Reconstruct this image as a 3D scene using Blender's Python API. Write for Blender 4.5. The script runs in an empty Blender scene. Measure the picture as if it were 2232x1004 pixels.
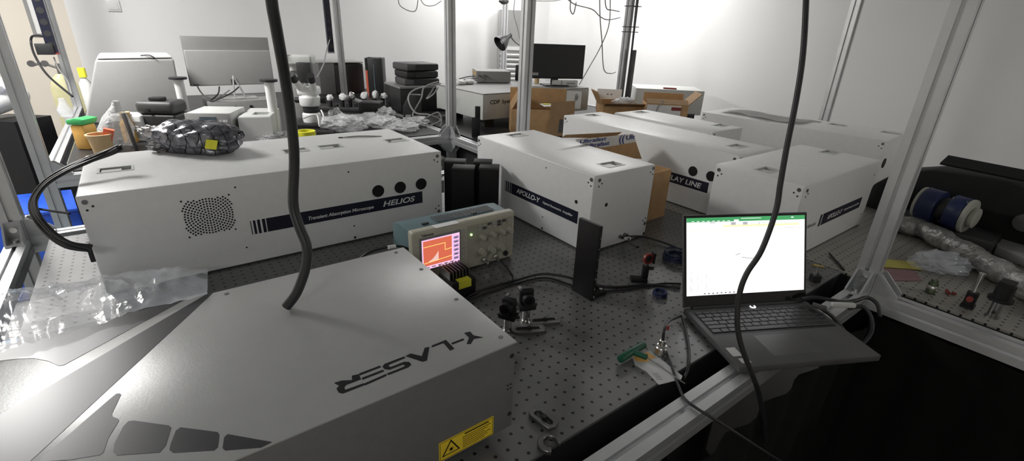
import bpy, bmesh, math, random
from mathutils import Vector, Matrix, noise
random.seed(7)
PI = math.pi
R = math.radians
SC = bpy.context.scene
COL = SC.collection

# ------------------------------------------------------------------ camera
# world: table top is z = 0, floor is z = -0.9, X and Y run along the optical table
F_PX, W_PX, H_PX = 1046.83, 2232, 1004
PITCH, ROLL, YAW = R(22.8), R(2.34), R(37.5)
CAM = Vector((0, 0, 0.654))
def _axes():
    cp, sp = math.cos(PITCH), math.sin(PITCH)
    fw, up, rt = Vector((0, cp, -sp)), Vector((0, sp, cp)), Vector((1, 0, 0))
    cr, sr = math.cos(ROLL), math.sin(ROLL)
    r, u = cr*rt + sr*up, -sr*rt + cr*up
    Z = Matrix.Rotation(-YAW, 3, 'Z')
    return Z @ r, Z @ u, Z @ fw
AR, AU, AF = _axes()
cam = bpy.data.objects.new('camera', bpy.data.cameras.new('camera'))
cam.data.sensor_width = 36
cam.data.lens = F_PX/W_PX*36
cam.data.clip_start = 0.02
m = Matrix((AR, AU, -AF)).transposed().to_4x4()
m.translation = CAM
cam.matrix_world = m
COL.objects.link(cam)
SC.camera = cam
def ray(px, py): return AF + AR*((px-W_PX/2)/F_PX) - AU*((py-H_PX/2)/F_PX)
def atz(px, py, z=0.0):
    d = ray(px, py); return CAM + d*((z-CAM.z)/d.z)
def aty(px, py, Y):
    d = ray(px, py); return CAM + d*(Y/d.y)
def atx(px, py, X):
    d = ray(px, py); return CAM + d*(X/d.x)
def atd(px, py, dep): return CAM + ray(px, py)*dep

# ------------------------------------------------------------------ light
SC.view_settings.view_transform = 'Standard'
SC.view_settings.look = 'None'
SC.view_settings.gamma = 1
SC.view_settings.use_curve_mapping = False
SC.view_settings.exposure = 0.22
wd = bpy.data.worlds.new('room_air'); SC.world = wd; wd.use_nodes = True
wd.node_tree.nodes['Background'].inputs[0].default_value = (1, 1, 1, 1)
wd.node_tree.nodes['Background'].inputs[1].default_value = 0.0
CEIL = 1.72
def area(name, x, y, sx, sy, watts, col=(1, .97, .93)):
    l = bpy.data.lights.new(name, 'AREA'); l.shape = 'RECTANGLE'
    l.size, l.size_y, l.energy, l.color = sx, sy, watts, col
    o = bpy.data.objects.new(name, l); o.location = (x, y, CEIL-.035)
    COL.objects.link(o); return o
LAMPS = [(-.89, 3.45, .7, .7, 80, (1, .985, .965)), (3.85, 3.4, .6, .6, 26, (1, .995, .985)), (3.2, 4.9, 1.2, .3, 19, (1, .995, .985)), (-1.6, 6.6, .6, .6, 45, (1, .97, .93)), (-1.5, -1.0, .8, .8, 12, (.97, .99, 1)), (3.0, -1.7, .8, .8, 6, (.97, .99, 1))]  # third lamp added for the back wall; last two are added fill lamps
for i, (x, y, sx, sy, w, c) in enumerate(LAMPS):
    area('ceiling_lamp_light', x, y, sx, sy, w, c)

# ------------------------------------------------------------------ materials
def new_mat(name):
    mt = bpy.data.materials.new(name); mt.use_nodes = True
    return mt, mt.node_tree, mt.node_tree.nodes['Principled BSDF']
def mat(name, col, rough=.5, metal=0, var=.06, scale=18, bump=0, bscale=60, spec=.5, trans=0):
    mt, nt, b = new_mat(name)
    tc = nt.nodes.new('ShaderNodeTexCoord'); nz = nt.nodes.new('ShaderNodeTexNoise')
    nz.inputs['Scale'].default_value = scale; nz.inputs['Detail'].default_value = 4
    nt.links.new(tc.outputs['Object'], nz.inputs['Vector'])
    rp = nt.nodes.new('ShaderNodeValToRGB')
    lo = [max(0, c*(1-var)) for c in col]; hi = [min(1, c*(1+var)) for c in col]
    rp.color_ramp.elements[0].color = (*lo, 1); rp.color_ramp.elements[1].color = (*hi, 1)
    rp.color_ramp.elements[0].position = .3; rp.color_ramp.elements[1].position = .7
    nt.links.new(nz.outputs['Fac'], rp.inputs['Fac'])
    nt.links.new(rp.outputs['Color'], b.inputs['Base Color'])
    b.inputs['Roughness'].default_value = rough; b.inputs['Metallic'].default_value = metal
    b.inputs['Specular IOR Level'].default_value = spec
    if trans: b.inputs['Transmission Weight'].default_value = trans
    if bump:
        n2 = nt.nodes.new('ShaderNodeTexNoise'); n2.inputs['Scale'].default_value = bscale; n2.inputs['Detail'].default_value = 5
        nt.links.new(tc.outputs['Object'], n2.inputs['Vector'])
        bp = nt.nodes.new('ShaderNodeBump'); bp.inputs['Strength'].default_value = bump; bp.inputs['Distance'].default_value = .01
        nt.links.new(n2.outputs['Fac'], bp.inputs['Height']); nt.links.new(bp.outputs['Normal'], b.inputs['Normal'])
    return mt
def emit(name, col, s):
    mt, nt, b = new_mat(name)
    b.inputs['Base Color'].default_value = (.02, .02, .02, 1)
    b.inputs['Emission Color'].default_value = (*col, 1); b.inputs['Emission Strength'].default_value = s
    return mt
def film(name, col, clear, rough=.15, bump=.4, bscale=25):
    mt, nt, b = new_mat(name)
    b.inputs['Base Color'].default_value = (*col, 1); b.inputs['Roughness'].default_value = rough
    b.inputs['Specular IOR Level'].default_value = .9
    tr = nt.nodes.new('ShaderNodeBsdfTransparent'); mx = nt.nodes.new('ShaderNodeMixShader')
    tc = nt.nodes.new('ShaderNodeTexCoord'); nz = nt.nodes.new('ShaderNodeTexNoise')
    nz.inputs['Scale'].default_value = bscale; nz.inputs['Detail'].default_value = 3; nz.inputs['Distortion'].default_value = 1.2
    nt.links.new(tc.outputs['Object'], nz.inputs['Vector'])
    bp = nt.nodes.new('ShaderNodeBump'); bp.inputs['Strength'].default_value = bump; bp.inputs['Distance'].default_value = .02
    nt.links.new(nz.outputs['Fac'], bp.inputs['Height']); nt.links.new(bp.outputs['Normal'], b.inputs['Normal'])
    mr = nt.nodes.new('ShaderNodeMapRange'); mr.inputs['From Min'].default_value = .3; mr.inputs['From Max'].default_value = .7
    mr.inputs['To Min'].default_value = min(1, 1-clear+.15); mr.inputs['To Max'].default_value = max(0, 1-clear-.15)
    nt.links.new(nz.outputs['Fac'], mr.inputs['Value'])
    nt.links.new(mr.outputs['Result'], mx.inputs['Fac'])
    nt.links.new(tr.outputs[0], mx.inputs[1]); nt.links.new(b.outputs[0], mx.inputs[2])
    nt.links.new(mx.outputs[0], nt.nodes['Material Output'].inputs['Surface'])
    return mt
def holes_mat(name, col, rough, metal):
    mt = mat(name, col, rough, metal, var=.08, scale=9)
    nt = mt.node_tree; b = nt.nodes['Principled BSDF']; rp = [n for n in nt.nodes if n.type == 'VALTORGB'][0]
    tc = [n for n in nt.nodes if n.type == 'TEX_COORD'][0]
    def vm(op, a, bb):
        n = nt.nodes.new('ShaderNodeVectorMath'); n.operation = op
        nt.links.new(a, n.inputs[0])
        if isinstance(bb, tuple): n.inputs[1].default_value = bb
        else: nt.links.new(bb, n.inputs[1])
        return n
    fl = vm('MULTIPLY', tc.outputs['Object'], (1, 1, 0))
    sh = vm('ADD', fl.outputs[0], (5.0-.0232+.0125, 5.0-.0233+.0125, .0125))
    sn = vm('SNAP', sh.outputs[0], (.025, .025, .025))
    df = vm('SUBTRACT', sh.outputs[0], sn.outputs[0])
    ce = vm('SUBTRACT', df.outputs[0], (.0125, .0125, .0125))
    ln = nt.nodes.new('ShaderNodeVectorMath'); ln.operation = 'LENGTH'; nt.links.new(ce.outputs[0], ln.inputs[0])
    cmp_ = nt.nodes.new('ShaderNodeMath'); cmp_.operation = 'LESS_THAN'; cmp_.inputs[1].default_value = .0033
    nt.links.new(ln.outputs['Value'], cmp_.inputs[0])
    mx = nt.nodes.new('ShaderNodeMix'); mx.data_type = 'RGBA'
    nt.links.new(cmp_.outputs[0], mx.inputs['Factor'])
    nt.links.new(rp.outputs['Color'], mx.inputs[6]); mx.inputs[7].default_value = (.008, .008, .008, 1)
    nt.links.new(mx.outputs[2], b.inputs['Base Color'])
    m2 = nt.nodes.new('ShaderNodeMath'); m2.operation = 'MULTIPLY_ADD'
    m2.inputs[1].default_value = -metal; m2.inputs[2].default_value = metal
    nt.links.new(cmp_.outputs[0], m2.inputs[0]); nt.links.new(m2.outputs[0], b.inputs['Metallic'])
    return mt
def grid_bag_mat(name):
    mt = mat(name, (.17, .17, .19), .25, .5, var=.5, scale=22, bump=.35, bscale=30)
    nt = mt.node_tree; b = nt.nodes['Principled BSDF']; rp = [n for n in nt.nodes if n.type == 'VALTORGB'][0]
    tc = [n for n in nt.nodes if n.type == 'TEX_COORD'][0]
    mp = nt.nodes.new('ShaderNodeMapping'); mp.inputs['Rotation'].default_value = (0, 0, .5)
    nt.links.new(tc.outputs['Object'], mp.inputs['Vector'])
    bk = nt.nodes.new('ShaderNodeTexBrick'); bk.offset = 0; bk.inputs['Scale'].default_value = 36
    bk.inputs['Mortar Size'].default_value = .035; bk.inputs['Brick Width'].default_value = 1; bk.inputs['Row Height'].default_value = 1
    nt.links.new(mp.outputs['Vector'], bk.inputs['Vector'])
    mx = nt.nodes.new('ShaderNodeMix'); mx.data_type = 'RGBA'
    nt.links.new(bk.outputs['Fac'], mx.inputs['Factor'])
    nt.links.new(rp.outputs['Color'], mx.inputs[6]); mx.inputs[7].default_value = (.01, .01, .012, 1)
    nt.links.new(mx.outputs[2], b.inputs['Base Color'])
    return mt
M = dict(
 wall=mat('wall_paint', (.83, .825, .82), .7, var=.015, scale=2),
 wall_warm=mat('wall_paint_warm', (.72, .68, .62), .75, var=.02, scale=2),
 floor=mat('grey_floor', (.33, .33, .31), .45, var=.08, scale=3),
 ceil=mat('ceiling_paint', (.55, .55, .54), .8, var=.02),
 muted=mat('muted_yellow', (.50, .45, .10), .6, var=.05),
 white=mat('white_powder_coat', (.76, .765, .76), .38, var=.02, scale=40, bump=.03, bscale=400),
 greywhite=mat('grey_white_plastic', (.55, .56, .54), .45, var=.03),
 ygrey=mat('silver_grey_paint', (.40, .402, .398), .30, .2, var=.02, scale=40, bump=.03, bscale=300),
 decal=mat('dark_grey_decal', (.03, .03, .032), .3, 0, var=.05, spec=.35),
 navy=mat('navy_print', (.012, .013, .028), .4),
 black=mat('black_anodised', (.009, .009, .010), .55, var=.2, spec=.3),
 blackp=mat('black_plastic', (.016, .016, .017), .5, var=.2),
 rubber=mat('black_cable', (.012, .012, .014), .45, var=.2),
 hose=mat('black_hose', (.02, .022, .024), .38, var=.2),
 void=mat('black_fabric', (.004, .004, .004), .9, var=.3),
 print_w=mat('white_print', (.75, .75, .75), .5, var=.02),
 print_k=mat('black_print', (.010, .010, .011), .6, spec=.15),
 alu=mat('anodised_aluminium', (.62, .63, .64), .38, .75, var=.05, scale=12),
 alu_d=mat('cast_bracket', (.50, .51, .52), .45, .7, var=.08),
 steel=mat('steel', (.6, .6, .58), .25, 1, var=.06),
 steel_d=mat('dark_steel', (.22, .22, .22), .35, .9, var=.1),
 top=holes_mat('steel_breadboard', (.195, .195, .195), .40, .55),
 top2=holes_mat('warm_steel_breadboard', (.36, .345, .31), .42, .5),
 topk=mat('black_breadboard', (.02, .02, .021), .4, .2),
 beige=mat('beige_plastic', (.46, .44, .36), .5, var=.03),
 beige_k=mat('beige_knob', (.40, .385, .33), .5, var=.05),
 teal=mat('teal_grey_plastic', (.13, .20, .22), .5, var=.06),
 yellow=mat('yellow_label', (.75, .55, .03), .5, var=.05),
 lemon=mat('lemon_yellow', (.80, .78, .05), .5, var=.05),
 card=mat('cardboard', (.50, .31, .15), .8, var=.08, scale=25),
 card_d=mat('cardboard_shaded', (.30, .19, .10), .85, var=.08, scale=25),  # darker copy of the cardboard, flap shade put into the colour
 paper=mat('white_paper', (.75, .75, .74), .7, var=.03),
 pink=mat('pink_paper', (.26, .15, .16), .7, var=.1),
 blueink=mat('blue_print', (.03, .05, .25), .5),
 blue=mat('blue_plastic', (.02, .09, .55), .4, var=.1),
 navyp=mat('navy_plastic', (.010, .018, .065), .35, var=.15),
 ltblue=mat('pale_blue_plastic', (.45, .62, .80), .4, var=.06),
 green=mat('green_plastic', (.006, .075, .04), .4, var=.1),
 green_l=mat('bright_green_plastic', (.05, .40, .12), .4, var=.1),
 red=mat('red_plastic', (.22, .03, .025), .45, var=.1),
 orange=mat('orange_plastic', (.75, .16, .08), .45, var=.1),
 amber=mat('amber_plastic', (.75, .42, .10), .5, var=.1),
 tan=mat('tan_cup', (.62, .44, .24), .6, var=.05),
 silver=mat('silver_plastic', (.37, .37, .365), .4, .1, var=.02),
 silver_l=mat('bright_silver_plastic', (.28, .28, .275), .35, .2, var=.02),
 grey=mat('mid_grey', (.25, .25, .245), .5, var=.05),
 grey_d=mat('dark_grey', (.07, .07, .072), .5, var=.1),
 lcd=mat('lcd_grey_blue', (.10, .14, .17), .2),
 glassk=mat('black_glass', (.01, .01, .012), .12),
 screen_m=mat('monitor_black', (.012, .014, .016), .35),
 bag=film('clear_plastic_bag', (.72, .73, .74), .48, .2, .6, 30),
 sheet=film('clear_plastic_sheet', (.75, .78, .84), .64, .14, .4, 6),
 bubble=film('bubble_wrap', (.72, .73, .75), .3, .2, 1, 60),
 wrap=mat('foil_wrapped_hose', (.27, .27, .26), .3, .3, var=.45, scale=40, bump=1, bscale=45),
 esd=grid_bag_mat('black_grid_antistatic_bag'),
 scr_o=emit('scope_screen_orange', (.62, .13, .07), 1.0), scr_p=emit('scope_screen_pink', (.85, .52, .75), 1.0),
 scr_y=emit('scope_trace_yellow', (1, .62, .16), 1.1), scr_w=emit('scope_trace_pale', (.9, .8, .75), 1.0), scr_v=emit('scope_menu_violet', (.35, .22, .45), 1.0),
 led=emit('green_led', (.5, 1, .25), 4), pwr=emit('white_power_led', (.9, .95, 1), 2.5),
 lap_w=emit('laptop_screen_white', (1, .98, .99), 1.15), lap_g=emit('laptop_screen_green', (.05, .32, .11), 1.0),
 lap_y=emit('laptop_screen_yellow', (1, .88, .5), 1.0), lap_l=emit('laptop_screen_grey', (.42, .42, .45), 1.0), lap_k=emit('laptop_screen_ink', (.12, .1, .15), 1.0),
 lampd=emit('lamp_diffuser', (1, .97, .93), 3.0),
)

# ------------------------------------------------------------------ mesh helpers
def B(): return bmesh.new()
def box(bm, c, s, rz=0, mtx=None):
    T_ = Matrix.Translation(c) @ Matrix.Rotation(rz, 4, 'Z') @ Matrix.Diagonal((*s, 1))
    if mtx is not None: T_ = mtx @ T_
    return bmesh.ops.create_cube(bm, size=1, matrix=T_)['verts']
def bx(bm, x0, x1, y0, y1, z0, z1, mtx=None):
    return box(bm, ((x0+x1)/2, (y0+y1)/2, (z0+z1)/2), (abs(x1-x0), abs(y1-y0), abs(z1-z0)), 0, mtx)
def frame_to(d):
    d = Vector(d).normalized()
    return d.to_track_quat('Z', 'Y').to_matrix().to_4x4()
def cyl(bm, p0, p1, r, r2=None, n=20):
    p0, p1 = Vector(p0), Vector(p1); d = p1-p0
    mt = Matrix.Translation((p0+p1)/2) @ frame_to(d)
    bmesh.ops.create_cone(bm, cap_ends=True, segments=n, radius1=r, radius2=r if r2 is None else r2, depth=d.length, matrix=mt)
def smooth_pts(pts, k=6):
    pts = [Vector(p) for p in pts]
    if len(pts) < 3: return pts
    out = []
    for i in range(len(pts)-1):
        a, b, c, d = pts[max(i-1, 0)], pts[i], pts[i+1], pts[min(i+2, len(pts)-1)]
        for j in range(k):
            t = j/k
            out.append(.5*((2*b)+(-a+c)*t+(2*a-5*b+4*c-d)*t*t+(-a+3*b-3*c+d)*t**3))
    out.append(pts[-1]); return out
def tube(bm, pts, r, n=8, k=6):
    P_ = smooth_pts(pts, k); rings = []; up = None
    for i, p in enumerate(P_):
        d = (P_[min(i+1, len(P_)-1)]-P_[max(i-1, 0)])
        if d.length < 1e-9: d = Vector((0, 0, 1))
        d.normalize()
        if up is None: up = d.orthogonal().normalized()
        up = (up-d*up.dot(d))
        up = up.normalized() if up.length > 1e-6 else d.orthogonal().normalized()
        s = d.cross(up); rr = r(i/(len(P_)-1)) if callable(r) else r
        rings.append([bm.verts.new(p+(up*math.cos(2*PI*j/n)+s*math.sin(2*PI*j/n))*rr) for j in range(n)])
    for a, b in zip(rings, rings[1:]):
        for j in range(n): bm.faces.new((a[j], a[(j+1) % n], b[(j+1) % n], b[j]))
    bm.faces.new(rings[0][::-1]); bm.faces.new(rings[-1])
def prism(bm, poly, h0, h1, mtx=None):
    mtx = mtx or Matrix.Identity(4)
    a = [bm.verts.new(mtx @ Vector((x, y, h0))) for x, y in poly]
    b = [bm.verts.new(mtx @ Vector((x, y, h1))) for x, y in poly]
    n = len(poly); fs = [bm.faces.new(a[::-1]), bm.faces.new(b)]
    for i in range(n): fs.append(bm.faces.new((a[i], a[(i+1) % n], b[(i+1) % n], b[i])))
    bmesh.ops.recalc_face_normals(bm, faces=fs)
    bmesh.ops.triangulate(bm, faces=fs[:2])
def lathe(bm, prof, mtx=None, n=28):
    mtx = mtx or Matrix.Identity(4); rings = []
    for r, z in prof:
        rings.append([bm.verts.new(mtx @ Vector((r*math.cos(2*PI*i/n), r*math.sin(2*PI*i/n), z))) for i in range(n)])
    fs = []
    for a, b in zip(rings, rings[1:]):
        for j in range(n): fs.append(bm.faces.new((a[j], a[(j+1) % n], b[(j+1) % n], b[j])))
    if prof[0][0] > 1e-5: fs.append(bm.faces.new(rings[0][::-1]))
    if prof[-1][0] > 1e-5: fs.append(bm.faces.new(rings[-1]))
    bmesh.ops.remove_doubles(bm, verts=bm.verts[:], dist=1e-6)
    bmesh.ops.recalc_face_normals(bm, faces=bm.faces[:])
def ring(bm, c, R_, r, mtx=None, n=32, k=8):
    mtx = mtx or Matrix.Translation(c); V_ = []
    for i in range(n):
        a = 2*PI*i/n
        V_.append([bm.verts.new(mtx @ Vector(((R_+r*math.cos(2*PI*j/k))*math.cos(a), (R_+r*math.cos(2*PI*j/k))*math.sin(a), r*math.sin(2*PI*j/k)))) for j in range(k)])
    for i in range(n):
        for j in range(k):
            bm.faces.new((V_[i][j], V_[(i+1) % n][j], V_[(i+1) % n][(j+1) % k], V_[i][(j+1) % k]))
def bevel(bm, w, seg=2, ang=30):
    es = [e for e in bm.edges if len(e.link_faces) == 2 and e.calc_face_angle(0) > R(ang)]
    bmesh.ops.bevel(bm, geom=es, offset=w, segments=seg, profile=.5, affect='EDGES', clamp_overlap=True)
def lump(bm, s, seed=0, amp=.35, freq=1.6, sub=4, mtx=None, flat=True, hf=.25):
    vs = bmesh.ops.create_icosphere(bm, subdivisions=sub, radius=1)['verts']
    for v in vs:
        p = v.co*freq+Vector((seed*3.1, seed*1.7, seed*.9))
        n_ = noise.noise(p)*.6+abs(noise.noise(p*2.3))*.7-.25+abs(noise.noise(p*5))*hf
        v.co *= 1+amp*n_
        v.co = Vector((v.co.x*s[0], v.co.y*s[1], v.co.z*s[2]))
    if flat:
        for v in vs:
            v.co.z += s[2]*.75
            if v.co.z < .001: v.co.z = .001
    if mtx is not None:
        for v in vs: v.co = mtx @ v.co
def cut(bm, cutters):
    a = bpy.data.meshes.new('t'); bm.to_mesh(a); bm.free(); oa = bpy.data.objects.new('t', a); COL.objects.link(oa)
    b = bpy.data.meshes.new('t'); cutters.to_mesh(b); cutters.free(); ob = bpy.data.objects.new('t', b); COL.objects.link(ob)
    md = oa.modifiers.new('b', 'BOOLEAN'); md.operation = 'DIFFERENCE'; md.solver = 'EXACT'; md.object = ob
    bpy.context.view_layer.update()
    ev = oa.evaluated_get(bpy.context.evaluated_depsgraph_get()); me = ev.to_mesh()
    out = bmesh.new(); out.from_mesh(me); ev.to_mesh_clear()
    bpy.data.objects.remove(oa); bpy.data.objects.remove(ob); bpy.data.meshes.remove(a); bpy.data.meshes.remove(b)
    return out
def text(bm, s, h, mtx, shear=0, width=None, thick=.0006, align='LEFT'):
    cu = bpy.data.curves.new('t', 'FONT'); cu.body = s; cu.size = 1; cu.shear = shear; cu.extrude = 0; cu.offset = .02
    o = bpy.data.objects.new('t', cu); COL.objects.link(o); bpy.context.view_layer.update()
    ev = o.evaluated_get(bpy.context.evaluated_depsgraph_get()); me = ev.to_mesh()
    b2 = bmesh.new(); b2.from_mesh(me); ev.to_mesh_clear(); bpy.data.objects.remove(o); bpy.data.curves.remove(cu)
    xs = [v.co.x for v in b2.verts]; x0, x1 = min(xs), max(xs); ky = h/.70
    kx = width/(x1-x0) if width else ky
    for v in b2.verts: v.co = mtx @ Vector(((v.co.x-x0)*kx, v.co.y*ky, thick))
    t = bpy.data.meshes.new('t'); b2.to_mesh(t); b2.free(); bm.from_mesh(t); bpy.data.meshes.remove(t)
def obj(name, bm, mt, parent=None, smooth=True, ang=35):
    me = bpy.data.meshes.new(name); bm.to_mesh(me); bm.free()
    me.materials.append(M[mt] if isinstance(mt, str) else mt)
    if smooth:
        for p in me.polygons: p.use_smooth = True
        me.set_sharp_from_angle(angle=R(ang))
    o = bpy.data.objects.new(name, me); COL.objects.link(o)
    if parent is not None: o.parent = parent
    return o
def tag(o, label, cat, group=None):
    o['label'] = label; o['category'] = cat
    if group: o['group'] = group
    return o
def T(name, label, cat, loc=(0, 0, 0), rz=0, group=None):
    o = bpy.data.objects.new(name, None); o.empty_display_size = .02; COL.objects.link(o)
    o.location = loc; o.rotation_euler = (0, 0, rz)
    return tag(o, label, cat, group)
def one(name, bm, mt, label, cat, loc=(0, 0, 0), rz=0, group=None, ang=35):
    o = obj(name, bm, mt, ang=ang); o.location = loc; o.rotation_euler = (0, 0, rz)
    return tag(o, label, cat, group)
def struct(name, bm, mt):
    o = obj(name, bm, mt, smooth=False); o['kind'] = 'structure'; return o
def copy_tree(o, parent=None):
    c = o.copy(); COL.objects.link(c)
    if parent is not None: c.parent = parent
    for ch in list(o.children): copy_tree(ch, c)
    return c
def face(origin, right, up):
    r, u = Vector(right).normalized(), Vector(up).normalized(); n = r.cross(u)
    mt = Matrix((r, u, n)).transposed().to_4x4(); mt.translation = origin; return mt
CY = -YAW     # yaw of things that face the camera: their local x is the picture's right

# ------------------------------------------------------------------ room
FZ = -.9
b = B(); bx(b, -3.2, 4.6, -2.4, 8.7, FZ-.1, FZ); struct('floor', b, 'floor')
b = B(); bx(b, -3.2, 4.6, -2.4, 8.7, CEIL, CEIL+.1); struct('ceiling', b, 'ceil')
b = B(); bx(b, -.33, 4.6, 5.25, 5.35, FZ, CEIL); bx(b, -.33, -.23, 5.35, 8.6, FZ, CEIL); struct('wall_back', b, 'wall')
b = B(); bx(b, 4.5, 4.6, -2.4, 5.25, FZ, CEIL); struct('wall_right', b, 'wall')
b = B(); bx(b, -3.2, -3.1, -2.4, 8.7, FZ, CEIL); struct('wall_left', b, 'wall_warm')
b = B(); bx(b, -3.1, -.33, 8.3, 8.4, FZ, CEIL); struct('wall_far', b, 'wall_warm')
b = B(); bx(b, -3.2, 4.6, -2.4, -2.3, FZ, CEIL); struct('wall_front', b, 'wall_warm')
for i, (x, y, sx, sy, w, c) in enumerate(LAMPS):
    t = T('ceiling_light', ['square ceiling panel light over the left aisle', 'square ceiling panel light by the right wall', 'added long ceiling light brightening the back wall, out of view', 'square ceiling panel light over the far left corner', 'added dim fill light over the near left corner, out of view', 'added dim fill light over the near right corner, out of view'][i], 'ceiling light', (x, y, CEIL))
    b = B(); bx(b, -sx/2-.03, sx/2+.03, -sy/2-.03, sy/2+.03, -.02, -.001); obj('housing', b, 'white', t)
    b = B(); bx(b, -sx/2, sx/2, -sy/2, sy/2, -.028, -.02); obj('diffuser', b, 'lampd', t)
c = aty(247, 12, 5.25)
t = T('light_switch', 'white square light switch plate high on the back wall', 'light switch', (c.x, 5.25, c.z))
b = B(); bx(b, -.043, .043, -.012, -.0005, -.043, .043); bevel(b, .004); obj('plate', b, 'white', t)
b = B(); bx(b, -.03, .03, -.016, -.0121, -.03, .03); bevel(b, .002); obj('rocker', b, 'print_w', t)

# ------------------------------------------------------------------ aluminium frames
def slot_poly(w=.05, s=.010, d=.009):
    h, g = w/2, s/2
    side = [(-h, -h), (-g, -h), (-g, -h+d), (g, -h+d), (g, -h)]
    out = []
    for k in range(4):
        ca, sa = math.cos(k*PI/2), math.sin(k*PI/2)
        out += [(x*ca-y*sa, x*sa+y*ca) for x, y in side]
    return out
SP = slot_poly()
def bar(parent, name, p0, p1, mt='alu'):
    p0, p1 = Vector(p0), Vector(p1); d = (p1-p0); b = B()
    ax = 'X' if abs(d.x) > .5*d.length else ('Y' if abs(d.y) > .5*d.length else 'Z')
    mx = {'X': face(p0, (0, 1, 0), (0, 0, 1)), 'Y': face(p0, (0, 0, 1), (1, 0, 0)), 'Z': face(p0, (1, 0, 0), (0, 1, 0))}[ax]
    s = d.length if (mx.to_3x3() @ Vector((0, 0, 1))).dot(d) > 0 else -d.length
    prism(b, SP, min(0, s), max(0, s), mx)
    return obj(name, b, mt, parent, ang=20)
def bracket(parent, c, d1, d2, w=.042, L=.06):
    """cast corner bracket: two legs along d1 and d2 from the inside corner c, two side cheeks, two bolts"""
    c, d1, d2 = Vector(c), Vector(d1), Vector(d2); n = d1.cross(d2); b = B()
    mx = face(c, d1, d2)
    t = .006
    prism(b, [(0, 0), (L, 0), (L, t), (0, t)], -w/2, w/2, mx)
    prism(b, [(0, t), (t, t), (t, L), (0, L)], -w/2, w/2, mx)
    for s in (-1, 1):
        prism(b, [(t, t), (L, t), (L, t+.006), (t+.006, L), (t, L)], s*w/2-(.005 if s > 0 else 0), s*w/2+(0 if s > 0 else .005), mx)
    o = obj('corner_bracket', b, 'alu_d', parent)
    for q, dd in ((c+d1*.036+d2*t, d2), (c+d2*.036+d1*t, d1)):
        b = B(); cyl(b, q, q+dd*.006, .009, n=14); obj('bolt', b, 'steel', o)
XL, XR, Y0, Y1, Y2, Y3 = -.395, 1.575, .36, 1.995, 2.75, 4.8
TOPZ = 1.55
f1 = T('aluminium_frame', 'aluminium profile frame around the front breadboard table with a post at its right corner', 'frame', (0, 0, 0))
bar(f1, 'front_rail', (XL, Y0, -.025), (XR-.0255, Y0, -.025)); bar(f1, 'left_rail', (XL, Y0-.0, -.025), (XL, Y1-.0255, -.025))
bar(f1, 'back_rail', (XL+.0255, Y1, -.025), (XR-.0255, Y1, -.025))
for x, y, z in ((XL, Y1, FZ), (XR, Y0, -.05), (XR, Y1, FZ)): bar(f1, 'post', (x, y, z), (x, y, TOPZ))
bar(f1, 'post', (XL, Y0-.051, FZ), (XL, Y0-.051, -.05))
h = .0255
bracket(f1, (XR, Y0-h, 0), (0, -1, 0), (0, 0, 1)); bracket(f1, (XR-h, Y0, 0), (-1, 0, 0), (0, 0, 1))
bracket(f1, (XL, Y1-h, 0), (0, -1, 0), (0, 0, 1)); bracket(f1, (XL+h, Y1, 0), (1, 0, 0), (0, 0, 1))
bracket(f1, (XR-h, Y1, 0), (-1, 0, 0), (0, 0, 1))
f2 = T('aluminium_frame', 'aluminium profile frame around the cluttered back bench', 'frame', (0, 0, 0))
bar(f2, 'front_rail', (XL+h, Y2, -.025), (XR-h, Y2, -.025)); bar(f2, 'left_rail', (XL, Y2+h, -.025), (XL, Y3-h, -.025))
bar(f2, 'right_rail', (XR, Y2+h, -.025), (XR, Y3-h, -.025)); bar(f2, 'back_rail', (XL+h, Y3, -.28), (XR-h, Y3, -.28))
for x, y in ((XL, Y2), (XR, Y2), (XL, Y3), (XR, Y3)): bar(f2, 'post', (x, y, FZ), (x, y, TOPZ))
bracket(f2, (XR-h, Y2, 0), (-1, 0, 0), (0, 0, 1)); bracket(f2, (XL+h, Y2, 0), (1, 0, 0), (0, 0, 1))
bracket(f2, (XR-h, Y2, -.05), (-1, 0, 0), (0, 0, -1)); bracket(f2, (XR, Y2+h, 0), (0, 1, 0), (0, 0, 1))
f3 = T('aluminium_frame', 'aluminium profile frame around the right-hand tables, three posts at its far side', 'frame', (0, 0, 0))
bar(f3, 'left_rail', (XR, Y2-h, -.025), (XR, Y1+h, -.025)); bar(f3, 'front_rail', (XR, Y0-h, -.025), (XR, -1.3, -.025))
bracket(f3, (XR, Y2-h, 0), (0, -1, 0), (0, 0, 1)); bracket(f3, (XR, Y2-h, -.05), (0, -1, 0), (0, 0, -1))
for y in (1.29, 3.0, 4.8): bar(f3, 'post', (3.46, y, FZ), (3.46, y, TOPZ))
bar(f3, 'far_rail', (3.46, -1.3, -.025), (3.46, 1.29-h, -.025)); bar(f3, 'far_rail', (3.46, 1.29+h, -.025), (3.46, 3.0-h, -.025)); bar(f3, 'far_rail', (3.46, 3+h, -.025), (3.46, 4.8-h, -.025))
bar(f3, 'post', (XR, -1.326, FZ), (XR, -1.326, 0)); bar(f3, 'post', (3.46, -1.326, FZ), (3.46, -1.326, 0))

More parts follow.
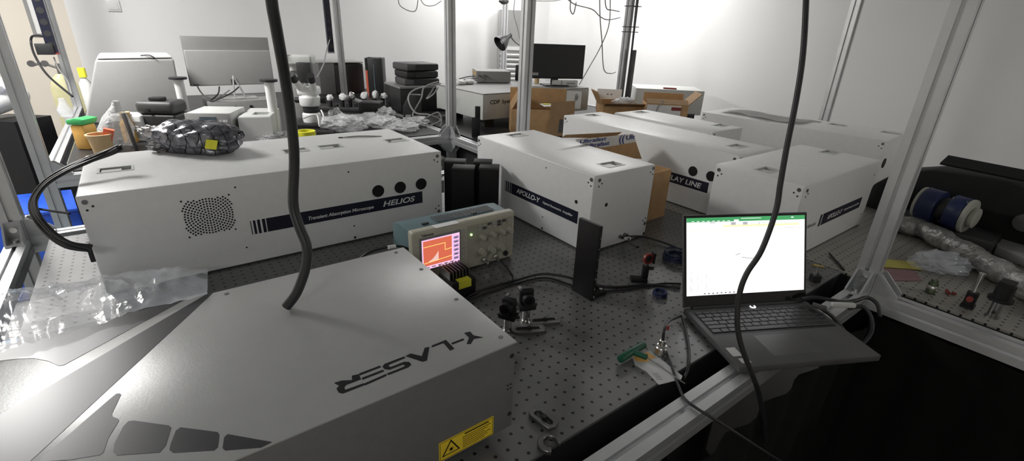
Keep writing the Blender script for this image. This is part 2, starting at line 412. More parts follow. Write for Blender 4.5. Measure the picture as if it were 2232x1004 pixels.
# ------------------------------------------------------------------ tables
def table(label, x0, x1, y0, y1, mt, th=.2):
    t = T('optical_table', label, 'table')
    b = B(); bx(b, x0, x1, y0, y1, -.006, 0); obj('table_top', b, mt, t)
    b = B(); bx(b, x0+.001, x1-.001, y0+.001, y1-.001, -th, -.0061); obj('core', b, 'blackp', t)
    for x in (x0+.2, x1-.2):
        for y in (y0+.25, y1-.25):
            b = B(); cyl(b, (x, y, FZ), (x, y, -th-.001), .07); cyl(b, (x, y, FZ), (x, y, FZ+.03), .11); obj('leg', b, 'blackp', t)
    return t
table('front optical table with a grid of holes under the white enclosures', -.32, 1.620, .435, 1.93, 'top')
table('right-hand optical table with a grid of holes, pipe and blue canisters on it', 1.625, 3.4, -1.2, 1.96, 'top2')
table('back bench table crowded with microscope, monitor and plastic bags', -.34, 1.52, 2.8, 5.2, 'topk')
table('far right black topped table under the long white instrument case', 1.625, 3.4, 2.05, 5.2, 'topk')
b = B(); bx(b, -.2, 1.52, -2.1, .31, FZ+.0, FZ+.012); one('blackout_floor', b, 'void', 'added black sheet keeping the floor in front of the tables dark', 'mat')  # black sheet added to keep this stretch of floor dark
b = B(); bx(b, 1.52, 4.4, -2.1, -1.4, FZ+.0, FZ+.012)
b.free()
# black sheets added under the right and front table edges to keep the space dark
for nm, pts, lab in (('blackout', [(1.56, .375), (1.56, -1.28)], 'added black sheet darkening the space under the right-hand table edge'),
                     ('blackout', [(-.3, .30), (1.557, .30)], 'added black sheet darkening the space under the front rail')):
    b = B(); (ax_, ay_), (bx_, by_) = pts; n = 60; A_ = []
    for i in range(n+1):
        t_ = i/n; x = ax_+(bx_-ax_)*t_; y = ay_+(by_-ay_)*t_; o_ = .008*math.sin(i*1.3)
        nx, ny = (o_, 0) if abs(by_-ay_) > abs(bx_-ax_) else (0, o_)
        A_.append([b.verts.new((x+nx+dx, y+ny+dy, z)) for z, dx, dy in ((-.06, 0, 0), (FZ+.02, 0, 0))])
    for p, q in zip(A_, A_[1:]): b.faces.new((p[0], q[0], q[1], p[1]))
    bmesh.ops.solidify(b, geom=b.faces[:], thickness=.003)
    one(nm, b, 'void', lab, 'blackout')

# ------------------------------------------------------------------ white enclosures
def corner_screws(par, spots):
    """spots: (point, outward normal, inward dir 1, inward dir 2) near a corner of a face"""
    for p, n, a, c_ in spots:
        p, n, a, c_ = map(Vector, (p, n, a, c_)); b = B()
        cyl(b, p-n*.002, p+n*.0016, .0058, n=16)
        o = obj('screw', b, 'steel_d', par)
        for q in (p+a*.012+c_*.012, p+c_*.020):
            b = B(); cyl(b, q-n*.002, q+n*.0008, .0027, n=10); obj('pin', b, 'blackp', o)
def hole(b, p, n, r):
    p, n = Vector(p), Vector(n); cyl(b, p-n*.001, p+n*.0008, r, n=20)
def enclosure(label, L, D, H, loc, rz, handles, mt='white', cat='instrument box', group=None, name='instrument_enclosure'):
    """handles: (x, y, long axis, side of the finger hole)"""
    t = T(name, label, cat, loc, rz, group)
    b = B(); bx(b, 0, L, 0, D, .004, H); bevel(b, .004, 3)
    c_ = B()
    for x, y, ax, sd in handles:
        hx, hy = (.040, .028) if ax == 'x' else (.028, .040)
        bx(c_, x-hx, x+hx, y-hy, y+hy, H-.022, H+.01)
    b = cut(b, c_) if handles else b
    obj('housing', b, mt, t)
    for x, y, ax, sd in handles:
        hx, hy = (.040, .028) if ax == 'x' else (.028, .040)
        b = B(); w = .006
        bx(b, x-hx, x+hx, y-hy, y-hy+w, H-.012, H+.0012); bx(b, x-hx, x+hx, y+hy-w, y+hy, H-.012, H+.0012)
        bx(b, x-hx, x-hx+w, y-hy+w, y+hy-w, H-.012, H+.0012); bx(b, x+hx-w, x+hx, y-hy+w, y+hy-w, H-.012, H+.0012)
        o = obj('flush_handle', b, 'greywhite', t)
        b = B(); k = hx*1.15 if ax == 'x' else hy*1.15
        if ax == 'x':
            a0, a1 = (x-hx+w+.002, x-hx+w+k) if sd > 0 else (x+hx-w-k, x+hx-w-.002)
            bx(b, a0, a1, y-hy+w+.003, y+hy-w-.003, H-.010, H-.003)
        else:
            a0, a1 = (y-hy+w+.002, y-hy+w+k) if sd > 0 else (y+hy-w-k, y+hy-w-.002)
            bx(b, x-hx+w+.003, x+hx-w-.003, a0, a1, H-.010, H-.003)
        obj('grip_plate', b, 'greywhite', o)
        b = B(); bx(b, x-hx+.001, x+hx-.001, y-hy+.001, y+hy-.001, H-.0215, H-.018); obj('pocket', b, 'grey_d', o)
    return t
def nameplate(par, mx, w, bars, texts, hgt=.041):
    """mx maps (along, up, out) on the face; plate runs from 0 to w"""
    b = B(); prism(b, [(0, 0), (w, 0), (w, hgt), (0, hgt)], -.001, .0008, mx)
    for x0, x1 in bars: prism(b, [(x0, 0), (x1, 0), (x1, hgt), (x0, hgt)], -.001, .0008, mx)
    o = obj('nameplate', b, 'navy', par, smooth=False)
    for s, x, y, hh, ww, sh in texts:
        b = B(); text(b, s, hh, mx @ Matrix.Translation((x, y, .0009)), sh, ww); obj('lettering', b, 'print_w', o, smooth=False)
H = .26
# big left box
hx0, hy0 = -.171, 1.428
t = enclosure('long white enclosure with round vent grille and three black ports, at the left', .95, .435, H, (hx0, hy0, 0), 0,
              [(-.098-hx0, 1.655-hy0, 'x', 1), (.366-hx0, 1.655-hy0, 'x', -1), (.479-hx0, 1.66-hy0, 'x', 1), (.713-hx0, 1.652-hy0, 'x', -1)])
mx = face((.212-hx0, 0, .089), (1, 0, 0), (0, 0, 1))
nameplate(t, mx, .490, [(-.041, -.039), (-.034, -.028), (-.0235, -.0165), (-.011, -.003)],
          [('Transient Absorption Microscope', .113, .0125, .0105, .203, .25), ('HELIOS', .348, .0115, .018, .114, .25)])
for x in (.547, .623, .699):
    b = B(); cyl(b, (x-hx0, .003, .1565), (x-hx0, -.0025, .1565), .0195, n=32); obj('port_cap', b, 'black', t)
b = B(); cx, cz = .079-hx0, .164
hole(b, (cx, 0, cz), (0, -1, 0), .0019)
for k in range(1, 10):
    r = .0068*k; n = int(6*k)
    for j in range(n):
        a = 2*PI*(j+.5*(k % 2))/n; px_, pz_ = r*math.cos(a), r*math.sin(a)
        if abs(px_) < .057 and abs(pz_) < .050 and (abs(px_)+abs(pz_) < .095): hole(b, (cx+px_, 0, cz+pz_), (0, -1, 0), .0023)
for sx in (-1, 1):
    for sz in (-1, 1): hole(b, (cx+sx*.054, 0, cz+sz*.050), (0, -1, 0), .0024)
obj('vent_grille', b, 'black', t)
n_ = (0, -1, 0)
corner_screws(t, [((.763-hx0, 0, .245), n_, (-1, 0, 0), (0, 0, -1)), ((.764-hx0, 0, .046), n_, (-1, 0, 0), (0, 0, 1)), ((-.157-hx0, 0, .245), n_, (1, 0, 0), (0, 0, -1))])
b = B()
for x, z in ((.458, .232), (.460, .054), (.151, .054), (.151, .232)): hole(b, (x-hx0, 0, z), n_, .0024)
hole(b, (.459-hx0, 0, .014), n_, .004); obj('cover_screws', b, 'blackp', t)
b = B()
for z in (.155, .185): bx(b, .951, .968, .03, .045, z, z+.012)
obj('side_connector', b, 'print_w', t)
b = B(); bx(b, .951, .975, .03, .07, .10, .145); obj('side_latch', b, 'grey', t)
# middle box
ax0, ay0, aL, aD = 1.031, .95, .643, .286
t = enclosure('white enclosure in the middle of the front table beside the black angle plate', aD, aL, .258, (ax0, ay0, 0), 0,
              [(1.181-ax0, 1.024-ay0, 'x', 1), (1.181-ax0, 1.532-ay0, 'x', -1)])
mx = face((0, 1.357-ay0, .087), (0, -1, 0), (0, 0, 1))
nameplate(t, mx, .353, [(-.041, -.039), (-.034, -.028), (-.0235, -.0165), (-.011, -.003)],
          [('APOLLO-Y', .032, .0135, .0175, .135, .2), ('Optical Parametric  Amplifier', .181, .018, .0075, .150, .2)])
n_ = (-1, 0, 0)
corner_screws(t, [((0, .012, .245), n_, (0, 1, 0), (0, 0, -1)), ((0, 1.587-ay0-.006, .242), n_, (0, -1, 0), (0, 0, -1))])
corner_screws(t, [((.022, 0, .243), (0, -1, 0), (1, 0, 0), (0, 0, -1)), ((aD-.010, 0, .246), (0, -1, 0), (-1, 0, 0), (0, 0, -1)), ((aD-.012, 0, .050), (0, -1, 0), (-1, 0, 0), (0, 0, 1))])
b = B(); hole(b, (0, 1.017-ay0, .158), n_, .0062); hole(b, (.065, 0, .157), (0, -1, 0), .0062); obj('beam_hole', b, 'black', t)
b = B(); hole(b, (0, .221, .231), n_, .0024); hole(b, (0, .222, .055), n_, .0024); hole(b, (0, .221, .013), n_, .004); hole(b, (aD-.009, 0, .012), (0, -1, 0), .005)
obj('cover_screws', b, 'blackp', t)
b = B(); cyl(b, (1.204-ax0, .001, .031), (1.204-ax0, -.012, .031), .007); cyl(b, (1.181-ax0, .001, .030), (1.181-ax0, -.010, .030), .006)
obj('connector', b, 'steel_d', t)
# right box
t = enclosure('white enclosure standing behind the laptop screen', .629, .288, .258, (1.514, .563, 0), R(.6),
              [(.083, .155, 'x', 1), (.580, .158, 'x', 1)])
mx = face((.214, 0, .088), (1, 0, 0), (0, 0, 1))
nameplate(t, mx, .334, [(-.022, -.008)], [('APOLLO-Y', .038, .012, .0165, .125, .2), ('Optical Parametric Amplifier', .178, .017, .0075, .140, .2)])
b = B(); text(b, 'Ultrafast', .012, face((.10, 0, .10), (1, 0, 0), (0, 0, 1)), .2, .07, .0008); obj('side_logo', b, 'grey', t, smooth=False)
corner_screws(t, [((.022, 0, .241), (0, -1, 0), (1, 0, 0), (0, 0, -1)), ((0, .014, .243), (-1, 0, 0), (0, 1, 0), (0, 0, -1)), ((0, .274, .241), (-1, 0, 0), (0, -1, 0), (0, 0, -1))])
b = B(); hole(b, (.60, 0, .205), (0, -1, 0), .0028); hole(b, (.60, 0, .05), (0, -1, 0), .0028); obj('cover_screws', b, 'blackp', t)
# delay line box
dx0, dy0, dL, dD = 1.698, .875, .945, .269
t = enclosure('long white enclosure with two black ports behind the open carton', dD, dL, .258, (dx0, dy0, 0), 0,
              [(1.852-dx0, .97-dy0, 'x', 1), (1.835-dx0, 1.755-dy0, 'x', 1)])
nameplate(t, face((0, 1.205-dy0, .088), (0, -1, 0), (0, 0, 1)), .236, [], [('DELAY LINE', .020, .011, .020, .186, .15)], .042)
for y in (1.047, .967):
    b = B(); cyl(b, (.003, y-dy0, .158), (-.0025, y-dy0, .158), .0195, n=32); obj('port_cap', b, 'black', t)
corner_screws(t, [((0, .014, .243), (-1, 0, 0), (0, 1, 0), (0, 0, -1)), ((0, dL-.014, .243), (-1, 0, 0), (0, -1, 0), (0, 0, -1)), ((.016, 0, .245), (0, -1, 0), (1, 0, 0), (0, 0, -1))])
b = B(); hole(b, (0, .55, .225), (-1, 0, 0), .0026); obj('cover_screws', b, 'blackp', t)
# box behind the delay line
t = enclosure('white enclosure lying directly behind the long one with two ports', .255, .585, .258, (2.02, 1.185, 0), 0,
              [(.205, .085, 'x', 1), (.15, .53, 'x', 1)])
corner_screws(t, [((0, .014, .243), (-1, 0, 0), (0, 1, 0), (0, 0, -1)), ((.016, 0, .245), (0, -1, 0), (1, 0, 0), (0, 0, -1))])
# long box at the right
t = enclosure('longest white enclosure along the right side, farthest right of all, sheet of paper on it', .355, .887, .258, (2.533+.073*.0, 1.577-.884, 0), 0,
              [(.265, .05, 'y', 1), (.27, .28, 'y', 1), (.275, .40, 'y', -1)])
t.rotation_euler = (0, 0, R(4.0)); t.location = (2.60, .693, 0)
corner_screws(t, [((0, .014, .243), (-1, 0, 0), (0, 1, 0), (0, 0, -1)), ((0, .872, .243), (-1, 0, 0), (0, -1, 0), (0, 0, -1))])
b = B(); cyl(b, (.06, .002, .15), (.06, -.004, .15), .022, n=28); obj('port_cap', b, 'black', t)
b = B(); N_ = 14
for i in range(N_+1):
    for j in range(3): b.verts.new((2.62+.1*j+.02*math.sin(i*.5), 1.52-.42*i/N_, .262+.010*abs(math.sin(i*.55))*(1 if j == 0 else .3)))
b.verts.ensure_lookup_table()
for i in range(N_):
    for j in range(2): b.faces.new([b.verts[q] for q in (i*3+j, i*3+j+1, i*3+j+4, i*3+j+3)])
bmesh.ops.solidify(b, geom=b.faces[:], thickness=.0008)
one('paper_sheet', b, 'paper', 'wavy white paper sheet lying on the farthest right enclosure', 'paper')

# ------------------------------------------------------------------ laser head, front left
yx0, yx1, yy0, yy1, yh = -.34, .400, .496, .917, .195
t = T('laser_head', 'large grey laser box with black lettering and dark stripes in the foreground', 'laser', (0, 0, 0))
b = B(); bx(b, yx0, yx1-.001, yy0+.0015, yy1-.0015, .02, yh-.0031); bevel(b, .002); obj('housing', b, mat('dark_grey_side', (.17, .17, .17), .45, .2, var=.05, scale=60), t)  # housing sides in a darker grey than the lid
b = B(); bx(b, yx0, yx1, yy0, yy1, yh-.003, yh); bevel(b, .001, 2); obj('lid', b, 'ygrey', t)
for x in (yx0+.12, yx1-.12):
    for y in (yy0+.08, yy1-.08):
        b = B(); cyl(b, (x, y, 0), (x, y, .0199), .02); obj('foot', b, 'blackp', t)
D1 = [(-.014, .9155), (-.335, .9155), (-.335, .897), (-.237, .865), (-.219, .858), (-.2, .847), (-.183, .828), (-.171, .808), (-.165, .805)]
D2 = [(.030, .9155), (.019, .9155), (-.219, .728), (-.335, .634), (-.335, .4975), (-.285, .4975), (-.18, .619)]
D3 = [(-.102, .694), (-.106, .696), (-.114, .687), (-.174, .613), (-.146, .597), (-.120, .587), (-.117, .589), (-.113, .611), (-.103, .637), (-.104, .642), (-.109, .649), (-.110, .656), (-.101, .690)]
W1 = [(-.094, .630), (-.089, .628), (-.055, .595), (-.053, .589), (-.060, .562), (-.066, .554), (-.105, .576), (-.108, .584), (-.107, .598), (-.099, .623)]
W2 = [(-.044, .584), (-.009, .551), (-.008, .545), (-.012, .526), (-.016, .523), (-.054, .545), (-.057, .552), (-.056, .559), (-.049, .581)]
W3 = [(0, .541), (.040, .499), (.028, .4975), (-.006, .516), (-.008, .521), (-.004, .538)]
for p in (D1, D2, D3, W1, W2, W3):
    b = B(); prism(b, p, yh-.0005, yh+.0004); obj('dark_decal', b, 'decal', t, smooth=False)
LET = dict(
 Y=[[(.342, .562), (.352, .560), (.351, .548), (.361, .535), (.347, .540), (.335, .531), (.330, .535), (.342, .547)]],
 H=[[(.311, .550), (.333, .550), (.332, .546), (.311, .546)]],
 L=[[(.282, .561), (.308, .562), (.308, .535), (.300, .534), (.301, .557), (.281, .557)]],
 A=[[(.238, .560), (.247, .561), (.258, .546), (.271, .562), (.278, .560), (.260, .533), (.253, .534)]],
 S=[[(.236, .560), (.236, .556), (.210, .555), (.2075, .5515), (.210, .5485), (.231, .5485), (.2365, .544), (.2365, .537), (.231, .534), (.200, .534), (.199, .538), (.226, .5385), (.2285, .5415), (.226, .544), (.206, .544), (.2005, .549), (.200, .556), (.205, .560)]],
 E=[[(.167, .560), (.198, .560), (.198, .556), (.166, .556)], [(.167, .549), (.198, .549), (.198, .545), (.166, .545)], [(.165, .536), (.198, .538), (.197, .534), (.165, .532)]],
 R=[[(.132, .560), (.142, .559), (.154, .552), (.157, .561), (.166, .559), (.165, .547), (.144, .547), (.140, .543), (.140, .538), (.165, .537), (.165, .533), (.135, .533), (.131, .538), (.131, .547), (.136, .551)]])
b = B()
for k in LET:
    for p in LET[k]: prism(b, p, yh-.0005, yh+.0005)
obj('lettering', b, 'print_k', t, smooth=False)
b = B()
for x, y in ((.385, .52), (.385, .66), (.385, .80), (.375, .90), (.05, .90)): cyl(b, (x, y, yh-.001), (x, y, yh+.0006), .004, n=14)
obj('lid_screws', b, 'steel_d', t)
wl = face((.257, yy0+.0015, .024), (1, 0, 0), (0, 0, 1))
b = B(); prism(b, [(0, 0), (.102, 0), (.102, .039), (0, .039)], -.0005, .0006, wl); o = obj('warning_label', b, 'yellow', t, smooth=False); o['label'] = 'yellow laser warning label'
b = B(); tri = lambda s: [(.021+s*math.cos(a), .017+s*math.sin(a)) for a in (R(90), R(210), R(330))]
prism(b, tri(.019), 0, .0009, wl); obj('triangle', b, 'print_k', o, smooth=False)
b = B(); prism(b, tri(.0145), 0, .0012, wl); obj('triangle_field', b, 'yellow', o, smooth=False)
b = B()
for k in range(8):
    a = k*PI/4; prism(b, [(.021+.0008*math.cos(a+1.57), .0165+.0008*math.sin(a+1.57)), (.021+.006*math.cos(a), .0165+.006*math.sin(a)), (.021-.0008*math.cos(a+1.57), .0165-.0008*math.sin(a+1.57))], 0, .0014, wl)
prism(b, [(.021+.0026*math.cos(a*PI/6), .0165+.0026*math.sin(a*PI/6)) for a in range(12)], 0, .0014, wl)
prism(b, [(.0015, .0015), (.1005, .0015), (.1005, .0021), (.0015, .0021)], 0, .0009, wl); prism(b, [(.0015, .0369), (.1005, .0369), (.1005, .0375), (.0015, .0375)], 0, .0009, wl)
prism(b, [(.0015, .0021), (.0021, .0021), (.0021, .0369), (.0015, .0369)], 0, .0009, wl); prism(b, [(.0999, .0021), (.1005, .0021), (.1005, .0369), (.0999, .0369)], 0, .0009, wl)
prism(b, [(.046, .0318), (.092, .0318), (.092, .0342), (.046, .0342)], 0, .0009, wl)
for k in range(6):
    w_ = .054-.006*(k % 3)
    prism(b, [(.042, .027-.0042*k), (.042+w_, .027-.0042*k), (.042+w_, .028-.0042*k), (.042, .028-.0042*k)], 0, .0009, wl)
obj('label_print', b, 'print_k', o, smooth=False)
b = B()
for x, z in ((.392, .17), (.392, .05)): hole(b, (x, yy0+.0015, z), (0, -1, 0), .004)
for x in (.386, .392):
    for z in (.105, .113): hole(b, (x, yy0+.0015, z), (0, -1, 0), .0016)
obj('side_screws', b, 'blackp', t)

# ------------------------------------------------------------------ oscilloscope
sx0, sx1, sy, sh = .488, .822, 1.06, .155
t = T('oscilloscope', 'beige oscilloscope with glowing orange screen and teal top', 'oscilloscope', (sx0, sy, 0))
W_ = sx1-sx0
b = B(); bx(b, 0, W_, 0, .03, .004, sh); bevel(b, .007, 3); obj('front_bezel', b, 'beige', t)
b = B(); prism(b, [(.0, .012), (.0, .148), (.075, .15), (.118, .135), (.118, .02)], .006, W_-.004, Matrix(((0, 0, 1, 0), (1, 0, 0, .025), (0, 1, 0, 0), (0, 0, 0, 1)))); bevel(b, .005, 2); obj('rear_case', b, 'teal', t)
b = B()
for i in range(26):
    x = .10+i*.0075; bx(b, x, x+.003, .045, .09, .1505, .1525)
obj('vent_ribs', b, 'grey_d', t)
b = B(); bx(b, .055, .075, .05, .058, .1500, .1535); bx(b, .215, .23, .05, .058, .1500, .1535); obj('handle_pivot', b, 'blackp', t)
fm = face((0, 0, 0), (1, 0, 0), (0, 0, 1))
def fr(b, x0, x1, z0, z1, h0=-.001, h1=.0012): prism(b, [(x0-sx0, z0), (x1-sx0, z0), (x1-sx0, z1), (x0-sx0, z1)], h0, h1, fm)
b = B(); fr(b, .507, .634, .036, .136); obj('screen_bezel', b, 'grey', t)
b = B(); fr(b, .5135, .629, .041, .1285, 0, .0018); sc = obj('screen', b, 'scr_p', t, smooth=False); sc['label'] = 'lit pink and orange screen'
b = B(); fr(b, .517, .604, .051, .125, 0, .0022); obj('plot_area', b, 'scr_o', sc, smooth=False)
b = B()
def seg(b, p, q, w, h1):
    p, q = Vector((p[0]-sx0, p[1])), Vector((q[0]-sx0, q[1])); d = (q-p).normalized(); nn = Vector((-d.y, d.x))*w/2
    prism(b, [tuple(p+nn), tuple(p-nn), tuple(q-nn), tuple(q+nn)], 0, h1, fm)
for p, q in (((.5175, .108), (.583, .1085)), ((.583, .109), (.583, .087)), ((.583, .087), (.604, .089)), ((.5175, .060), (.604, .065))): seg(b, p, q, .0016, .0028)
obj('traces', b, 'scr_y', sc, smooth=False)
b = B()
for i in range(14):
    x = .534+i*.0021; hh = .004+.023*(i/13)**1.7
    seg(b, (x, .061), (x, .061+hh), .0009, .0027)
obj('burst_trace', b, 'scr_w', sc, smooth=False)
b = B()
for k in range(6): fr(b, .610, .626, .050+k*.0125, .058+k*.0125, 0, .0024)
obj('menu_column', b, 'scr_v', sc, smooth=False)
b = B()
for k in range(6): fr(b, .613, .6225, .052+k*.0125, .0555+k*.0125, 0, .0027)
for k in range(5): fr(b, .522+k*.019, .534+k*.019, .0445, .047, 0, .0024)
obj('menu_text', b, 'print_w', sc, smooth=False)
b = B(); text(b, 'Tektronix', .006, fm @ Matrix.Translation((.514-sx0, .139, .0004)), 0, .036); obj('maker_lettering', b, 'print_k', t, smooth=False)
b = B(); fr(b, .637, .648, .03, .135, -.001, .0006); obj('menu_strip', b, 'beige_k', t)
for k in range(5):
    b = B(); cyl(b, (.6435-sx0, .0, .050+k*.0155), (.6435-sx0, -.004, .050+k*.0155), .0042, n=14); obj('menu_button', b, 'beige_k', t)
b = B(); fr(b, .656, .814, .020, .140, -.001, .0005); obj('control_panel', b, mat('beige_panel', (.36, .35, .285), .5), t)
for i in range(7):
    for j in range(2):
        b = B(); fr(b, .690+i*.0170, .701+i*.0170, .120+j*.0095, .1265+j*.0095, 0, .0035); obj('button', b, 'grey_d' if (i, j) in ((1, 0), (2, 1), (4, 0), (4, 1), (5, 1)) else 'beige_k', t)
for x, z, r in ((.703, .098, .0095), (.739, .099, .0095), (.772, .100, .0095), (.800, .098, .010), (.703, .050, .012), (.736, .050, .012), (.771, .050, .012)):
    b = B(); lathe(b, [(r, 0), (r, .003), (r*.85, .005), (r*.8, .017), (r*.7, .019)], face((x-sx0, 0, z), (1, 0, 0), (0, 0, 1)) , 18)
    obj('knob', b, 'beige_k', t)
for x, z in ((.703, .074), (.739, .074), (.772, .074), (.800, .074), (.800, .055)):
    b = B(); fr(b, x-.006, x+.006, z-.003, z+.003, 0, .003); obj('button', b, 'beige_k', t)
b = B(); cyl(b, (.668-sx0, 0, .112), (.668-sx0, -.003, .112), .0026, n=12); obj('power_led', b, 'led', t)
for x in (.711, .751):
    b = B(); cyl(b, (x-sx0, 0, .022), (x-sx0, -.008, .022), .009); cyl(b, (x-sx0, -.008, .022), (x-sx0, -.024, .022), .0055); obj('bnc_socket', b, 'steel', t)
b = B(); cyl(b, (.79-sx0, 0, .024), (.79-sx0, -.006, .024), .008); obj('probe_terminal', b, 'blackp', t)
b = B(); prism(b, [(.07, -.001), (.142, -.001), (.138, .022), (.066, .022)], sh+.0002, sh+.0012); obj('sticker', b, 'paper', t)
for x in (.02, W_-.04):
    b = B(); bx(b, x, x+.02, .01, .10, 0, .02); obj('foot', b, 'blackp', t)

# ------------------------------------------------------------------ laptop
LW, LD = .350, .232
t = T('laptop', 'open dark laptop with bright spreadsheet on its screen, on the front rail', 'laptop', (.987, .563, .0005), R(-27))
b = B(); prism(b, [(0, 0), (LW, 0), (LW, -LD), (.004, -LD)], .004, .020); bevel(b, .003, 2); base_ = obj('base', b, 'grey_d', t)
b = B()
for x in (.03, LW-.05):
    for y in (-.03, -LD+.03): bx(b, x, x+.03, y-.008, y, 0, .004)
obj('rubber_feet', b, 'blackp', t)
b = B(); bx(b, .012, LW-.012, -.118, -.022, .0196, .0203); kb = obj('keyboard', b, 'blackp', t)
rows = [(16, .010, 0), (15, .0155, 1), (14, .0155, 2), (13, .0155, 3), (12, .0155, 4), (9, .0155, 5)]
y = -.024; keymesh = {}
for n, hh, ri in rows:
    tot = LW-.03
    ws = [1]*n
    if ri == 1: ws[-2] = 1.6
    if ri == 2: ws[0] = 1.4
    if ri == 3: ws[0] = 1.7; ws[-3] = 1.8
    if ri == 4: ws[0] = 2.2; ws[-2] = 2.2
    if ri == 5: ws = [1.2, 1, 1, 1.2, 5.6, 1.2, 1, 1, 2.6]
    u = tot/sum(ws); x = .015
    for w in ws:
        k_ = (round(w*u, 4), hh)
        if k_ not in keymesh:
            b = B(); bx(b, .001, w*u-.001, -hh+.001, -.001, 0, .0022); bevel(b, .0008, 1)
            o = obj('key', b, mat('key_%d' % len(keymesh), (.022, .022, .023), .4), kb); keymesh[k_] = o
        else:
            o = keymesh[k_].copy(); COL.objects.link(o); o.parent = kb
        o.location = (x, y, .0203); x += w*u
    y -= hh
b = B(); bx(b, .105, .225, -.205, -.130, .0196, .0202); obj('touchpad', b, mat('touchpad_grey', (.062, .062, .063), .35), t)
b = B(); bx(b, .012, .034, -.196, -.166, .0199, .0204); bx(b, .018, .04, -.220, -.204, .0199, .0204); o = obj('palm_sticker', b, 'silver', t); o['label'] = 'silver stickers on the palm rest'
b = B(); ring(b, (.185, -.012, .0203), .0062, .0014); obj('power_ring', b, 'pwr', t)
TL = R(20)
lm_ = Matrix.Translation((0, 0, .020)) @ Matrix.Rotation(-(TL), 4, 'X') @ Matrix(((1, 0, 0, 0), (0, 0, -1, 0), (0, 1, 0, 0), (0, 0, 0, 1)))
# lid plane: (x, up, out towards the user)
b = B(); prism(b, [(0, 0), (LW, 0), (LW, .234), (0, .234)], -.007, 0, lm_); bevel(b, .002, 2); lid = obj('lid', b, 'grey_d', t)
b = B(); prism(b, [(.002, .004), (LW-.002, .004), (LW-.002, .232), (.002, .232)], -.001, .0008, lm_); obj('screen_bezel', b, 'glassk', t)
S0, S1, Z0, Z1 = .008, LW-.008, .030, .2265
b = B(); prism(b, [(S0, Z0), (S1, Z0), (S1, Z1), (S0, Z1)], 0, .0012, lm_); scr = obj('screen', b, 'lap_w', t, smooth=False); scr['label'] = 'lit white spreadsheet window'
SWd, SHt = S1-S0, Z1-Z0
def sr(b, u0, u1, v0, v1, h1=.0015): prism(b, [(S0+u0*SWd, Z1-v1*SHt), (S0+u1*SWd, Z1-v1*SHt), (S0+u1*SWd, Z1-v0*SHt), (S0+u0*SWd, Z1-v0*SHt)], .0008, h1, lm_)
b = B(); sr(b, 0, 1, 0, .056); obj('title_bar', b, 'lap_g', scr, smooth=False)
b = B(); sr(b, .39, .43, .034, .057, .0018); sr(b, .88, .90, .018, .03, .0018); sr(b, .45, .62, .018, .024, .0018)
for k in range(8): sr(b, .04+k*.042, .062+k*.042, .042, .048, .0018)
obj('tab_text', b, 'lap_w', scr, smooth=False)
b = B(); sr(b, .30, .95, .100, .128); sr(b, 0, .36, .158, .164); obj('message_bar', b, 'lap_y', scr, smooth=False)
b = B(); sr(b, .365, .405, .066, .104); sr(b, .465, .505, .066, .104); sr(b, .19, .235, .062, .074); sr(b, .60, .606, .07, .11); obj('ribbon_icons', b, 'lap_l', scr, smooth=False)
b = B(); sr(b, .53, .59, .080, .085); sr(b, .63, .66, .08, .085); sr(b, 0, 1, .136, .138); sr(b, .78, .97, .158, .163)
for i in range(20):
    for x0, x1 in ((.022, .05), (.085, .10), (.118, .126), (.15, .17)): sr(b, x0, x1, .70+i*.0125, .704+i*.0125)
sr(b, .45, .63, .632, .635); sr(b, .12, .95, .945, .947); obj('cell_text', b, 'lap_l', scr, smooth=False)
b = B()
for p, q in (((.405, .495), (.445, .475)), ((.455, .525), (.52, .543)), ((.52, .543), (.57, .547))):
    P_, Q_ = Vector((S0+p[0]*SWd, Z1-p[1]*SHt)), Vector((S0+q[0]*SWd, Z1-q[1]*SHt)); d = (Q_-P_).normalized(); nn = Vector((-d.y, d.x))*.0006
    prism(b, [tuple(P_+nn), tuple(P_-nn), tuple(Q_-nn), tuple(Q_+nn)], .0008, .0016, lm_)
for k in range(9): sr(b, .14+k*.035, .155+k*.035, .972, .986)
obj('plot_curve', b, 'lap_k', scr, smooth=False)
b = B(); cyl(b, (.02, -.004, .019), (LW-.02, -.004, .019), .006, n=12); obj('hinge', b, 'blackp', t)
def px2m(p): return (Vector(p)-CAM).dot(AF)/F_PX
def at_y(px, Y, z):
    """world point in the plane Y at height z in picture column px (found by walking down the column)"""
    lo, hi = -400, 1400
    for _ in range(60):
        mid = (lo+hi)/2
        if aty(px, mid, Y).z > z: lo = mid
        else: hi = mid
    return aty(px, lo, Y)
# ------------------------------------------------------------------ small things on the front table
t0 = None
for i, (px, py, w, d, h, lab) in enumerate(((1011, 362, .078, .055, .195, 'black metal box, front left of the four between the white enclosures'),
        (1067, 361, .070, .060, .195, 'black metal box, front right of the four, against the middle enclosure'),
        (992, 348, .076, .05, .200, 'black metal box, rear left of the four, beside the long left enclosure'),
        (1053, 349, .066, .05, .200, 'black metal box, rear right of the four between the white enclosures'))):
    c = atz(px, py, h); t = T('black_box', lab, 'box', (c.x, c.y, 0), CY, 'black boxes between the enclosures')
    b = B(); bx(b, -w/2, w/2, -d/2, d/2, 0, h-.010); bevel(b, .002); obj('body', b, 'black', t)
    b = B(); bx(b, -w/2-.001, w/2+.001, -d/2-.001, d/2+.001, h-.0099, h); bevel(b, .002); obj('lid', b, mat('matt_black_lid', (.035, .035, .036), .6), t)
